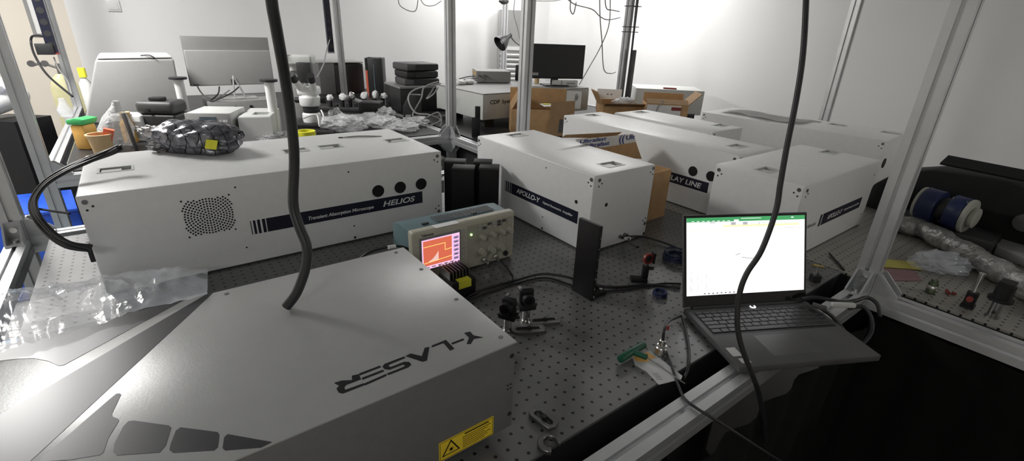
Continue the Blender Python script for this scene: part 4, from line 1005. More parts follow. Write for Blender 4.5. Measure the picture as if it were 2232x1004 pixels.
# silver monitor seen from behind
t = T('monitor', 'silver monitor seen from behind on the back bench', 'monitor', (.567, 4.2, .096))
mz = Matrix(((1, 0, 0, 0), (0, 0, 1, 0), (0, 1, 0, 0), (0, 0, 0, 1)))
b = B(); bx(b, -.277, .277, .0, .018, .092, .425); bevel(b, .004); obj('display_shell', b, 'silver_l', t)
b = B(); bx(b, -.274, .274, -.020, -.0001, .093, .335); bevel(b, .008, 3); obj('back_cover', b, 'silver', t)
b = B(); bx(b, -.277, .277, .0181, .022, .092, .425); obj('screen', b, 'glassk', t)
b = B()
for s in (-1, 1): tube(b, [(.0, -.016, .16), (.01+s*.02, -.030, .08), (.02+s*.035, -.04, .008)], .006, 8)
obj('stand_legs', b, 'alu', t)
b = B(); bx(b, -.10, .13, -.09, .08, 0, .008); obj('stand_foot', b, 'silver', t)
b = B(); bx(b, -.02, .02, -.024, -.0201, .10, .135); obj('port_cover', b, 'grey_d', t)
b = B(); text(b, 'hp', .02, face((-.02, -.0006, .385), (1, 0, 0), (0, 0, 1)), 0, .03); b.free()
b = B(); bx(b, -.26, -.225, -.0225, -.0201, .100, .106); obj('rating_plate', b, 'blackp', t)
cable('thin grey cable hanging from the lower left of the silver monitor', [aty(430, 188, 4.17), aty(445, 208, 4.1), aty(472, 214, 4.1), aty(500, 196, 4.16)], .005, 'grey')
cable('thin black cable looping under the middle of the silver monitor', [aty(478, 189, 4.17), aty(475, 205, 4.1), aty(458, 222, 4.05), aty(500, 205, 4.05), aty(520, 190, 4.16)], .005, 'blackp')
b = B(); bx(b, -.22, .24, -.16, .19, 0, .095); bevel(b, .006); t = T('grey_instrument', 'low grey instrument box carrying the silver monitor', 'instrument', (.58, 4.2, 0)); obj('case', b, 'grey', t)
b = B(); bx(b, -.2, .22, -.163, -.1601, .02, .08); obj('front_panel', b, 'silver', t)
for k in range(3):
    b = B(); cyl(b, (-.15+.1*k, -.163, .05), (-.15+.1*k, -.172, .05), .012, n=14); obj('knob', b, 'blackp', t)
# lcd instrument stack
q = at_y(466, 3.02, 0); t = T('bench_instrument', 'white bench instrument with a blue grey display, stacked behind the antistatic bag', 'instrument', (q.x, 3.02, .082), CY+R(10))
def instrument(t, w, d, h, screen):
    b = B(); bx(b, -w/2, w/2, .006, d, .006, h); bevel(b, .005); obj('case', b, 'greywhite', t)
    b = B(); bx(b, -w/2-.002, w/2+.002, -.006, .0059, .003, h+.001); bevel(b, .004); obj('front_panel', b, 'silver', t)
    if screen:
        b = B(); bx(b, -w*.18, w*.20, -.0085, -.0061, h*.25, h*.82); obj('display', b, 'lcd', t)
        for x in (-.37, -.29, .29, .37, .43):
            for z in (.3, .6):
                b = B(); cyl(b, (x*w, -.0061, z*h), (x*w, -.011, z*h), .006, n=12); obj('button', b, 'print_w', t)
    else:
        for x in (-.3, -.1, .1, .3):
            b = B(); cyl(b, (x*w, -.0061, h*.5), (x*w, -.02, h*.5), .010, n=14); obj('knob', b, 'blackp', t)
    for x in (-w*.4, w*.36):
        b = B(); bx(b, x, x+.02, .02, .05, 0, .006); obj('foot', b, 'blackp', t)
instrument(t, .215, .24, .098, True)
t = T('bench_instrument', 'plain lower white instrument under the one with the display', 'instrument', (q.x, 3.02, 0), CY+R(10)); instrument(t, .215, .24, .0805, False)
q = at_y(562, 2.98, 0); t = T('white_box', 'white boxy unit with a recessed top right of the display instrument', 'instrument', (q.x, 2.98, 0), CY+R(16))
b = B(); bx(b, -.075, .085, 0, .30, 0, .155); bevel(b, .005)
c_ = B(); bx(c_, -.02, .06, .06, .15, .140, .2); b = cut(b, c_); obj('housing', b, 'greywhite', t)
b = B(); bx(b, -.077, .087, -.004, -.0002, .01, .150); obj('front_panel', b, 'white', t)
b = B(); bx(b, -.083, -.0755, .0, .28, 0, .14); obj('side_rail', b, 'grey_d', t)
# microscope
mY = 3.42; q = at_y(682, mY, 0)
t = T('microscope', 'white stereo microscope with black eyepieces on the back bench', 'microscope', (q.x, mY, 0), CY+R(6)); u = px2m(q)
def mp(px, py, dy=0.0):   # picture offsets from the base point -> local metres
    return Vector(((px-682)*u, dy, max(0, (262-py)*u/.93)))
b = B(); bx(b, -.11, .13, -.10, .16, 0, .024); bevel(b, .006); obj('base_plate', b, 'blackp', t)
b = B(); lathe(b, [(.055, .024), (.058, .04), (.058, .075), (.050, .085)]); obj('lower_stage', b, 'white', t)
b = B(); lathe(b, [(.048, .0851), (.050, .10), (.050, .125), (.048, .13)]); obj('ring_light', b, 'blackp', t)
b = B(); lathe(b, [(.060, .1301), (.066, .14), (.066, .185), (.055, .20)]); obj('zoom_body', b, 'white', t)
b = B(); bx(b, -.065, .065, -.05, .06, .195, .255); bevel(b, .018, 3); obj('head', b, 'white', t)
for s in (-1, 1):
    b = B(); cyl(b, (s*.038, -.03, .24), (s*.050, -.085, .295), .024, .020); cyl(b, (s*.038, .01, .225), (s*.038, -.03, .24), .026); obj('eyepiece_tube', b, 'white', t)
    b = B(); cyl(b, (s*.0505, -.087, .297), (s*.060, -.125, .335), .024, .022); obj('eyepiece', b, 'blackp', t)
b = B(); bx(b, -.135, -.075, .10, .16, .024, .34); bevel(b, .006); obj('column', b, 'grey', t)
b = B(); bx(b, -.0745, -.01, .07, .12, .20, .245); obj('arm', b, 'greywhite', t)
b = B(); bx(b, -.17, .02, .06, .17, .38, .44); bevel(b, .012, 3); cyl(b, (-.12, .11, .34), (-.12, .11, .38), .03); obj('camera_unit', b, 'greywhite', t)
b = B(); cyl(b, (-.16, .05, .44), (-.16, .05, .475), .018); obj('knob', b, 'blackp', t)
b = B(); bx(b, -.055, .035, -.02, .03, .275, .40); bevel(b, .004); obj('light_box', b, 'blackp', t)
b = B(); cyl(b, (-.01, .0, .256), (-.01, .0, .275), .02); obj('neck', b, 'grey', t)
for s in (-1, 1):
    b = B(); cyl(b, (s*.066, .02, .16), (s*.10, .02, .16), .018); obj('focus_knob', b, 'blackp', t)
cable('thin grey cable rising from the microscope to the power strip on the post', [aty(690, 168, mY-.05), aty(705, 140, 3.8), aty(713, 105, 4.3), aty(719, 85, 4.72)], .005, 'grey')
cable('white cable loop hanging over the dark base of the microscope', [aty(660, 258, 3.2), aty(690, 250, 3.2), aty(697, 275, 3.15), aty(705, 255, 3.2), aty(700, 240, 3.25)], .005, 'print_w')
q = at_y(668, 3.0, 0); b = B(); lathe(b, [(.040, 0), (.055, 0), (.055, .05), (.040, .05), (.040, 0)], None, 36)
one('tape_roll', b, 'lemon', 'roll of yellow tape in front of the microscope', 'tape', (q.x, 3.0, 0))
q = at_y(712, 3.05, 0); b = B(); bx(b, -.05, .05, -.03, .03, 0, .03); bevel(b, .006)
one('black_adapter', b, 'blackp', 'small black power adapter right of the yellow tape roll', 'adapter', (q.x, 3.05, 0), CY)
# PC and tower
q = at_y(736, 4.86, 0); t = T('computer_case', 'grey computer case with a dark mesh front on the back bench', 'computer', (q.x, 4.88, 0), R(-2))
b = B(); bx(b, -.145, -.001, -.0, .28, .0, .285); bevel(b, .004); obj('side_panel', b, mat('case_side_grey', (.12, .118, .115), .45), t)
b = B(); bx(b, -.0009, .28, .01, .28, 0, .278); bevel(b, .004); obj('mesh_body', b, 'blackp', t)
b = B()
for k in range(34): bx(b, .006+k*.0079, .0095+k*.0079, .004, .0099, .012, .266)
obj('mesh_ribs', b, 'grey_d', t)
b = B(); bx(b, -.145, .28, -.004, .29, .2855, .296); bevel(b, .003); obj('top_cover', b, 'silver', t)
q = at_y(818, 4.62, 0); t = T('black_tower', 'tall black device with an orange stripe right of the computer case', 'tower', (q.x, 4.62, 0), CY+R(6))
b = B(); bx(b, -.055, .085, 0, .18, 0, .345); bevel(b, .005); obj('case', b, 'blackp', t)
b = B(); bx(b, -.075, -.0555, -.004, .17, .0, .235); obj('orange_stripe', b, 'orange', t)
b = B(); bx(b, -.075, -.0555, -.004, .17, .236, .345); obj('side_block', b, 'blackp', t)
b = B(); bx(b, .0, .006, -.004, -.0002, .03, .29); obj('blue_line', b, 'teal', t)
for x in (-.04, .06):
    b = B(); cyl(b, (x, .05, .3451), (x, .05, .352), .008, n=12); obj('top_stud', b, 'blackp', t)
# boxes stack
q = at_y(915, 3.6, 0); t = T('black_cabinet', 'low dark cabinet under the stack of three black boxes', 'cabinet', (q.x+.075, 3.62, 0), R(-4))
b = B(); bx(b, -.22, .22, 0, .36, 0, .185); bevel(b, .005); obj('case', b, 'blackp', t)
b = B(); bx(b, -.222, .222, -.003, .363, .1855, .200); obj('top_plate', b, 'grey', t)
b = B(); bx(b, .09, .221, -.006, -.001, .02, .17); obj('front_plate', b, 'greywhite', t)
for k, (w, lab) in enumerate(((.30, 'black boxed unit, lowest of the stack of three'), (.28, 'black boxed unit, middle of the stack of three'), (.29, 'black boxed unit, topmost of the stack of three'))):
    t = T('black_unit', lab, 'box', (q.x+.06+.006*k, 3.66, .2005+.0565*k), R(-6+5*k), 'stack of black units')
    b = B(); bx(b, -w/2, w/2, 0, .24, 0, .055); bevel(b, .014, 3); obj('shell', b, 'grey_d' if k != 1 else 'blackp', t)
    b = B(); bx(b, -w/2+.08, w/2-.004, -.003, -.0002, .008, .047); obj('front_plate', b, 'blackp', t)
# grey cables by the mid post
for i, (pts, lab) in enumerate(((((960, 182), (905, 195), (890, 215), (905, 245), (935, 250), (960, 262), (930, 275), (905, 268)), 'grey cable looping left of the tall middle post, outer loop'),
        (((955, 178), (925, 190), (918, 215), (900, 250), (920, 260), (955, 245), (962, 270), (945, 285)), 'grey cable curling down to the rail left of the tall middle post'),
        (((950, 180), (940, 200), (930, 215), (945, 205), (955, 190)), 'thin grey cable loop on the side of the black power adapter'))):
    cable(lab, [aty(x, y, 3.3-.04*j) for j, (x, y) in enumerate(pts)], .0055, 'grey' if i else 'silver')
q = at_y(915, 3.2, 0); t = T('power_adapter', 'black power adapter block standing left of the tall middle post', 'adapter', (q.x-.02, 3.25, 0), CY+R(12))
b = B(); prism(b, [(-.075, .0), (.055, 0), (.055, .19), (-.03, .19), (-.075, .10)], -.06, 0, Matrix(((1, 0, 0, 0), (0, 0, -1, 0), (0, 1, 0, 0), (0, 0, 0, 1)))); bevel(b, .006); obj('block', b, 'blackp', t)
b = B(); bx(b, -.06, -.02, -.004, -.0002, .03, .05); obj('label', b, 'silver', t)
# plastic bags heap and wrapped mounts
BAGS = [(755, 262, 3.15, .14, .10, 'faceted milky plastic bag right of the microscope base'), (800, 240, 3.35, .13, .06, 'milky plastic bag behind the faceted one'), (838, 262, 3.15, .14, .07, 'milky plastic bag in the middle of the heap'),
        (878, 275, 3.02, .12, .05, 'milky plastic bag at the front of the heap near the rail'), (905, 262, 3.15, .10, .05, 'milky plastic bag at the right end of the heap'), (842, 235, 3.45, .08, .08, 'pointed milky plastic bag at the back of the heap'),
        (560, 250, 3.4, .11, .09, 'crumpled plastic bag left of the white post by the monitor'), (595, 285, 3.0, .09, .06, 'crumpled plastic bag at the foot of the white post'), (733, 232, 3.52, .06, .08, 'crumpled plastic bag directly beside the microscope head'),
        (525, 222, 3.7, .12, .05, 'crumpled plastic bag under the silver monitor'), (450, 225, 3.7, .10, .05, 'crumpled plastic bag behind the display instrument')]
for i, (px, py, Y, r, hh, lab) in enumerate(BAGS):
    q = at_y(px, Y, 0); b = B(); lump(b, (r, r*.8, hh*.6), 40+i, .55, 1.9, 4)
    one('plastic_bag', b, 'bag', lab, 'bag', (q.x, Y, 0), CY+i, 'plastic bags on the back bench', ang=60)
WM = [(722, 210, .045, 'left end of the row'), (748, 205, .05, 'second from the left of the row'), (765, 215, .06, 'tallest silver one of the row'), (797, 212, .055, 'next to the black tower, left side'), (818, 213, .06, 'right of the black tower base'), (835, 210, .04, 'right end of the row')]
for i, (px, py, hh, lab) in enumerate(WM):
    q = at_y(px, 3.95, 0); t = T('optics_mount', 'wrapped white optic on a black mount, '+lab, 'mount', (q.x, 3.95, 0), CY, 'wrapped optics mounts')
    b = B(); cyl(b, (0, 0, 0), (0, 0, .075), .016); bx(b, -.03, .03, -.03, .03, 0, .012); obj('base', b, 'blackp', t)
    b = B(); lump(b, (.026+.006*(i%2), .022, hh*.62), 60+i, .5, 2, 3, Matrix.Translation((0.008*(i%3), 0, .0755)), True); obj('wrapped_optic', b, 'white' if i != 2 else 'steel', t, ang=60)
    b = B(); bx(b, .03, .055, -.015, .015, 0, .05); obj('side_stage', b, 'blackp', t)
b = B(); q = at_y(845, 3.5, 0); bx(b, -.10, .06, -.05, .10, .001, .10); bevel(b, .01)
one('dark_stage', b, 'blackp', 'dark instrument stage behind the heap of plastic bags', 'stage', (q.x-.06, 3.62, 0), CY)
b = B(); q = at_y(770, 3.8, 0); bx(b, -.25, .28, -.03, .03, 0, .03); bevel(b, .004)
one('dark_rail', b, 'blackp', 'dark rail carrying the row of wrapped optics', 'rail', (q.x, 3.85, 0), CY)

# ------------------------------------------------------------------ far right bench: long case, amplifier, monitor, lamp
t = T('spectrometer', 'long white instrument case with dark top and printed name, behind the cartons', 'instrument', (1.858, 2.806, 0), R(2))
b = B(); bx(b, 0, 1.05, 0, .62, .06, .228); bevel(b, .003); obj('case', b, 'greywhite', t)
b = B(); bx(b, .004, 1.046, .004, .616, .2281, .236); obj('top_cover', b, 'grey', t)
b = B(); text(b, 'CDP', .026, face((.06, -.0003, .165), (1, 0, 0), (0, 0, 1)), 0, .085); text(b, 'Systems', .024, face((.165, -.0003, .165), (1, 0, 0), (0, 0, 1)), 0, .14); obj('lettering', b, 'print_k', t, smooth=False)
for x in (.1, .9):
    for y in (.1, .5):
        b = B(); bx(b, x-.04, x+.04, y-.04, y+.04, 0, .0599); obj('foot', b, 'blackp', t)
q = atz(1038, 296); b = B(); bx(b, -.028, .024, -.012, .012, 0, .12); bx(b, -.008, .024, -.0119, .0121, .12, .19); bevel(b, .002)
one('black_upright', b, 'black', 'black stepped upright plate in front of the long white instrument case', 'bracket', (q.x, q.y, 0), CY)
q = atz(1075, 181, .237); t = T('amplifier_box', 'grey metal box with connectors on top of the long white case', 'amplifier', (q.x, q.y, .2365), CY+R(14))
b = B(); bx(b, -.135, .145, 0, .24, .004, .092); bevel(b, .003); obj('case', b, 'grey', t)
b = B(); bx(b, -.138, -.1351, .03, .2, .05, .085); obj('end_panel', b, 'tan', t)
for k in range(4):
    b = B(); cyl(b, (-.12+.022*k, -.001, .06-.012*(k % 2)), (-.12+.022*k, -.018, .06-.012*(k % 2)), .008, n=12); obj('connector', b, 'steel_d', t)
b = B(); bx(b, -.12, .13, .02, .22, 0, .004); obj('feet', b, 'blackp', t)
for i in range(2):
    cable('grey cables running left from the amplifier connectors to the post, %s one' % ('upper', 'lower')[i], [atz(1043, 165+4*i, .28), atz(1020, 167+5*i, .27), atz(1000, 172+4*i, .25), atz(988, 176+3*i, .245)], .005, 'grey')
for i, (px, py) in enumerate(((1004, 184), (1022, 183))):
    q = atz(px, py, .237); b = B(); lump(b, (.045, .035, .022), 80+i, .5, 2, 3)
    one('plastic_bag', b, 'white', 'small crumpled white bag on the dark top, %s of two' % ('left', 'right')[i], 'bag', (q.x, q.y, .2365), CY, 'small bags on the long case', ang=60)
mo = aty(1210, 175, 3.05)
t = T('monitor', 'black monitor standing on the long white instrument case', 'monitor', (mo.x, 3.05, .2365), R(-22))
b = B(); bx(b, -.235, .235, -.012, .012, .055, .315); bevel(b, .004); obj('frame', b, 'blackp', t)
b = B(); bx(b, -.227, .227, -.0135, -.0121, .068, .307); obj('screen', b, 'screen_m', t)
b = B(); bx(b, -.03, .03, .0125, .03, .0081, .12); obj('stand_neck', b, 'blackp', t)
b = B(); bx(b, -.10, .10, -.06, .10, 0, .008); bevel(b, .003); obj('stand_foot', b, 'blackp', t)
b = B(); bx(b, -.20, -.15, -.0142, -.0136, .08, .10); obj('sticker', b, 'silver', t)
q = atz(1222, 186, .237); t = T('small_box', 'low white printed box in front of the black monitor', 'box', (q.x, q.y-.04, .2365), CY)
b = B(); bx(b, -.10, .11, 0, .06, 0, .045); bevel(b, .002); obj('carton', b, 'greywhite', t)
b = B(); bx(b, -.025, -.018, -.001, -.0002, .002, .043); obj('strip', b, 'grey', t)
b = B(); bx(b, .02, .09, -.001, -.0002, .018, .028); obj('print', b, 'grey', t)
q = atz(1170, 182, .237); t = T('small_bottle', 'small cream bottle left of the black monitor stand', 'bottle', (q.x, q.y, .2365)); b = B(); lathe(b, [(.02, 0), (.02, .05), (.012, .06), (.012, .075)]); obj('bottle_body', b, 'tan', t); b = B(); cyl(b, (0, 0, .0751), (0, 0, .085), .013); obj('cap', b, 'print_w', t)
q = atz(1135, 176, .237); t = T('black_device', 'black camera-like device beside the tall front post', 'device', (q.x, q.y, .2365), CY)
b = B(); bx(b, -.05, .06, 0, .1, 0, .13); bevel(b, .012, 3); obj('body', b, 'blackp', t)
b = B(); bx(b, -.02, .04, .02, .08, .1301, .155); bevel(b, .008); obj('top_hump', b, 'blackp', t)
b = B(); bx(b, -.012, .01, -.003, -.0002, .07, .085); obj('badge', b, 'print_w', t)
# gooseneck lamp on the corner post
pc = aty(1096, 90, 4.2); pt = aty(1110, 78, 4.2); pe = aty(1145, 115, 4.3)
t = T('desk_lamp', 'dark grey gooseneck lamp with a cone shade beside the far corner post', 'lamp', (pe.x, pe.y, .2365)); o0 = t.location.copy()
ax = (pc-pt).normalized(); mx = Matrix.Translation(pt-o0) @ frame_to(ax)
b = B(); lathe(b, [(.022, -.02), (.024, .02), (.04, .05), (.068, .10), (.078, .14), (.074, .14), (.062, .098), (.02, .03)], mx, 32); obj('shade', b, mat('lamp_grey', (.025, .025, .028), .45), t)
b = B(); lathe(b, [(.0, .05), (.02, .06), (.03, .085), (.02, .11), (0, .118)], mx, 20); obj('bulb', b, 'print_w', t)
b = B(); tube(b, [pt-o0-ax*.01, aty(1122, 90, 4.22)-o0, aty(1138, 104, 4.26)-o0, aty(1148, 130, 4.3)-o0, Vector((.0, 0, .03))], .009, 10); obj('gooseneck', b, 'silver_l', t)
b = B(); cyl(b, (0, 0, 0), (0, 0, .03), .06); obj('base', b, 'grey_d', t)
# louvred cabinet panel behind
p = aty(1124, 100, 4.95)
t = T('louvred_unit', 'grey louvred cabinet unit in the far corner behind the lamp', 'cabinet', (p.x, 4.95, FZ), R(-30))
b = B(); bx(b, -.2, .22, 0, .22, 0, 1.75); obj('cabinet', b, 'silver', t)
b = B(); bx(b, -.19, .21, -.012, -.0002, 1.31, 1.35); obj('rail', b, 'white', t)
for k in range(7):
    b = B(); bx(b, -.18, .2, -.02, 0, -.012, .012, Matrix.Translation((0, -.003, 1.26-.055*k)) @ Matrix.Rotation(R(35), 4, 'X')); obj('louvre', b, 'white', t)
# ------------------------------------------------------------------ power strips, wall cables
def strip(label, top, bot, w, caps):
    d = Vector(bot)-Vector(top); t = T('power_strip', label, 'power strip', bot)
    L = abs(d.z); b = B(); bx(b, -w/2, w/2, -.02, .02, .012, L); bevel(b, .003); obj('strip_body', b, 'navy', t)
    b = B(); bx(b, -w/2-.001, w/2+.001, -.021, .021, 0, .0119); obj('end_cap', b, caps, t)
    for k in range(5):
        b = B(); cyl(b, (0, -.0201, .06+k*.07), (0, -.022, .06+k*.07), w*.36, n=18); obj('socket', b, 'blackp', t)
    return t
p = aty(118, 118, 4.62); strip('long dark power strip with a red end on the far left post', (p.x, p.y, 1.5), (p.x-.0, p.y, p.z), .055, 'red')
p = aty(722, 116, 4.70); strip('black power strip fixed beside the post behind the microscope', (p.x, p.y, 1.4), (p.x, p.y, p.z), .05, 'grey')
t = T('window_frame', 'narrow tall framed glass panel at the upper left', 'panel', (0, 0, 0)); p = aty(72, 73, 5.4); q = aty(102, 76, 5.4)
b = B(); bx(b, p.x, p.x+.02, 5.4, 5.43, p.z, 1.5); bx(b, q.x, q.x+.02, 5.4, 5.43, p.z, 1.5); bx(b, p.x, q.x+.02, 5.4, 5.43, p.z-.03, p.z); obj('frame', b, 'grey', t)
b = B(); bx(b, p.x+.02, q.x, 5.41, 5.42, p.z, 1.5); obj('pane', b, 'paper', t)
cable('black cable hanging in a curve from the far left power strip', [aty(100, 80, 4.65), aty(72, 78, 4.7), aty(68, 95, 4.7), aty(78, 125, 4.6), aty(105, 165, 4.5), aty(158, 210, 4.3)], .007)
cable('thin grey cable hanging straight below the far left power strip', [aty(117, 124, 4.62), aty(128, 150, 4.6), aty(148, 178, 4.5), aty(156, 206, 4.4)], .004, 'grey')
p = aty(98, 107, 4.6); b = B(); bx(b, -.045, .045, -.02, .02, -.035, .035); bevel(b, .004); one('black_plug_box', b, 'blackp', 'black adapter plugged beside the far left power strip', 'adapter', p)
for i, (pts, lab) in enumerate((
  (((868, -20), (872, 12), (905, 24), (912, -15)), 'white cable loop hanging at the top edge left of the tall middle post, left loop'),
  (((912, -10), (925, 10), (945, 12), (962, 2)), 'white cable loop hanging at the top edge left of the tall middle post, right loop'),
  (((1168, 2), (1215, 1), (1260, -12)), 'grey cable running along the top edge right of the tall front post'),
  (((1225, -15), (1250, 8), (1290, 20), (1308, 36), (1325, 43), (1352, 38)), 'grey cable swagging from the top edge to the cabled post'),
  (((1307, -20), (1308, 40), (1312, 90), (1316, 150), (1330, 160), (1342, 157)), 'thin grey cable dropping left of the cabled post and hooking into it'),
  (((1330, -20), (1328, 50), (1310, 100), (1285, 145), (1262, 185)), 'pale cable slanting down to the small white box by the black monitor'),
  (((1318, -10), (1322, 18), (1335, 22), (1350, 25)), 'short thin cable near the top of the cabled post'),
  (((1245, -10), (1243, 20), (1250, 30), (1256, 5)), 'white cable loop hanging at the top edge between the two right posts'),
  (((1122, 0), (1120, 30), (1128, 60), (1135, 95)), 'thin white cable dropping along the louvred cabinet'))):
    cable(lab, [aty(x, y, 3.1 if i > 2 and i < 8 else 4.6) for x, y in pts], .0045, 'silver' if i % 2 else 'grey')
p = aty(1098, 3, 4.74); b = B(); lump(b, (.06, .04, .03), 91, .4, 2, 3, None, False); one('cable_knot', b, 'grey_d', 'dark bunch of cables tied at the top of the far corner post', 'cable', p, 0, ang=60)
# cabled post dressing
pA = Vector((3.46-.035, 3.0-.03, 0))
t = T('cable_bundle', 'bundle of black cables strapped down the right post with ties', 'cable', (3.46, 3.0, 0))
for k, dx in enumerate((-.012, 0, .012)):
    b = B(); tube(b, [(.045+dx*.6, -.030+dx, 1.4), (.046+dx*.5, -.032+dx, .9), (.05+dx, -.036+dx, .5), (.052, -.04+dx, .05)], .007, 8); obj('cable', b, 'rubber', t)
for z in (.86, .70, .66):
    b = B(); bx(b, -.034, .075, -.062, -.058, z, z+.006); bx(b, -.034, .075, .028, .032, z, z+.006); bx(b, -.036, -.032, -.058, .028, z, z+.006); bx(b, .072, .076, -.058, .028, z, z+.006); obj('cable_tie', b, 'blackp', t)
b = B(); bx(b, .030, .062, -.080, -.060, .02, .52); o = obj('cable_duct', b, 'grey_d', t)
# ------------------------------------------------------------------ far left aisle
q = atz(40, 350, FZ)
t = T('black_cabinet', 'tall black cabinet standing in the far left aisle', 'cabinet', (-1.75, 6.2, FZ), R(-20))
b = B(); bx(b, -.5, .45, 0, .4, .02, .75); obj('cabinet_body', b, 'black', t)
b = B(); bx(b, -.52, .47, -.02, .42, .7501, .78); obj('worktop', b, 'grey', t)
b = B(); bx(b, -.03, -.02, -.004, -.0002, .05, .74); obj('door_gap', b, 'grey_d', t)
p = atd(4, 215, 3.0); t = T('white_canister', 'white rounded canister at the left edge, partly out of view', 'canister', (p.x, p.y, FZ), CY)
b = B(); bx(b, -.14, .14, -.11, .14, 0, p.z-FZ-.12); obj('stand', b, 'black', t)
b = B(); cyl(b, (-.05, -.16, p.z-FZ-.04), (-.05, .16, p.z-FZ+.02), .085); bevel(b, .015, 2); obj('drum', b, 'white', t)
b = B(); lump(b, (.09, .08, .07), 55, .4, 2, 3, Matrix.Translation((-.04, 0, p.z-FZ+.08)), False); obj('wrapped_top', b, 'white', t)
t = T('blue_bin', 'bright blue plastic bin on the floor behind the left corner post', 'bin', (-.70, 3.55, FZ), R(-6))
b = B(); bx(b, -.42, .28, 0, .4, 0, .50); bevel(b, .015); obj('bin_body', b, 'blue', t)
b = B(); bx(b, -.43, .29, -.01, .41, .5001, .52); bevel(b, .006); obj('rim', b, 'blue', t)
t = T('pale_blue_mat', 'pale blue mat on the floor left of the front table', 'mat', (-.95, 2.4, FZ)); b = B(); bx(b, -.6, .58, -1.2, .7, 0, .01); obj('mat_body', b, 'ltblue', t)
t = T('gas_cylinder', 'pale yellow gas cylinder with a brass valve in the far left aisle', 'cylinder', (-.62, 6.9, FZ))
b = B(); lathe(b, [(.12, 0), (.12, .80), (.09, .90), (.04, .95)]); obj('tank', b, mat('pale_yellow', (.62, .60, .36), .4), t)
b = B(); cyl(b, (0, 0, .95), (0, 0, 1.05), .025); obj('valve', b, 'steel_d', t)
b = B(); tube(b, [(-.02, 0, 1.01), (-.12, 0, 1.05), (-.2, 0, 1.03)], .012); obj('regulator_pipe', b, 'steel_d', t)
for s in (0, 1):
    b = B(); cyl(b, (-.10-.1*s, -.02, 1.05), (-.10-.1*s, .02, 1.05), .03); obj('gauge', b, 'steel_d', t)
# ------------------------------------------------------------------ right-hand table
pp = [atz(x, y, .036) for x, y in ((1935, 470), (1965, 487), (2010, 498), (2055, 522), (2110, 552), (2160, 580), (2210, 608), (2260, 640), (2320, 680))]
o0 = Vector((pp[0].x, pp[0].y, 0)); b = B(); tube(b, [p-o0 for p in pp], lambda s: .033+.003*math.sin(s*40), 18, 8)
for v in b.verts:
    v.co += Vector((0, 0, 1))*noise.noise(v.co*45)*.004; v.co.z = max(v.co.z, .001)
one('wrapped_pipe', b, 'wrap', 'foil wrapped flexible hose lying across the right-hand table', 'hose', o0, 0, ang=60)
# blue pump with black hood
pa, pb = atz(2012, 446, .118), atz(2118, 478, .113)
t = T('pump', 'dark blue twin canister pump with cream ends on the right-hand table', 'pump', (pa.x+.03, pa.y+.012, 0)); o0 = Vector((pa.x, pa.y, 0)); d = (pb-pa).normalized(); L = (pb-pa).length
def seg_cyl(nm, s0, s1, r, mt, r2=None):
    b = B(); cyl(b, pa-o0+d*L*s0, pa-o0+d*L*s1, r, r2, 32); bevel(b, .004); return obj(nm, b, mt, t)
seg_cyl('canister', .02, .40, .060, 'navyp'); seg_cyl('canister', .60, .92, .060, 'navyp'); mcap = mat('cream_cap', (.33, .33, .29), .5); seg_cyl('end_cap', -.06, .018, .058, mcap); seg_cyl('end_cap', .925, 1.02, .060, mcap); seg_cyl('shaft_cap', 1.022, 1.14, .034, mcap, .036); seg_cyl('core', .40, .60, .042, 'blackp')
b = B(); mid = pa-o0+d*L*.5
for s in (-1, 1): cyl(b, mid+d*.02*s+Vector((-.02, -.03, .03)), mid+d*.02*s+Vector((-.03, -.04, .05)), .008)
obj('valve_stems', b, 'steel', t)
b = B(); q = mid.copy(); bx(b, q.x-.05, q.x+.10, q.y-.16, q.y+.16, 0, .058); bevel(b, .006); obj('cradle', b, 'blackp', t)
hd = Vector((pa.x+.17, pa.y-.06, 0))
t = T('black_hood', 'large black arched cover with a flat top panel behind the blue pump', 'cover', hd, math.atan2(d.y, d.x)+0)
b = B(); prism(b, [(-.30, 0), (.34, 0), (.34, .15), (.26, .195), (.14, .222), (-.10, .215), (-.22, .175), (-.29, .10)], -.20, 0, Matrix(((1, 0, 0, 0), (0, 0, -1, 0), (0, 1, 0, 0), (0, 0, 0, 1)))); bevel(b, .012, 2); obj('cover_shell', b, 'void', t)
b = B(); bx(b, -.10, .145, .02, .075, -.004, .004, Matrix.Translation((0, 0, .228)) @ Matrix.Rotation(R(28), 4, 'X')); obj('top_panel', b, 'black', t)
for x_, r_ in ((.20, .03), (.27, .022)):
    b = B(); cyl(b, (x_, -.001, .11), (x_, -.03, .11), r_); obj('fitting', b, 'grey_d', t)
b = B(); tube(b, [(.32, -.03, .155), (.345, -.06, .165), (.36, -.10, .18)], .006); obj('lead', b, 'rubber', t)
q = atz(2215, 545, .0); t = T('round_base_plate', 'grey plate with a dark round hole at the right edge of the picture', 'plate', (q.x-.10, q.y-.10, 0), R(20))
b = B(); prism(b, [(-.10, -.12), (.16, -.16), (.18, .12), (.02, .14), (-.09, .05)], .002, .03); c_ = B(); cyl(c_, (-.03, -.01, .012), (-.03, -.01, .05), .022); b = cut(b, c_); bevel(b, .002, 1); obj('plate_body', b, 'grey', t)
b = B(); cyl(b, (-.03, -.01, .0125), (-.03, -.01, .016), .0205); obj('hole', b, 'black', t)
b = B(); tube(b, [(.02, .02, .031), (.03, .03, .10), (.06, .02, .17)], .012); obj('glass_tube', b, 'teal', t)
P_ = [atz(x, y) for x, y in ((1925, 568), (1990, 573), (2008, 590), (1920, 584))]
b = B(); prism(b, [(p.x-P_[0].x, p.y-P_[0].y) for p in P_], .0035, .006); one('yellow_note', b, 'muted', 'yellow paper note on the right-hand table beside the front post', 'paper', (P_[0].x, P_[0].y, 0))
P_ = [atz(x, y) for x, y in ((1920, 585), (1990, 590), (2010, 612), (1935, 612))]
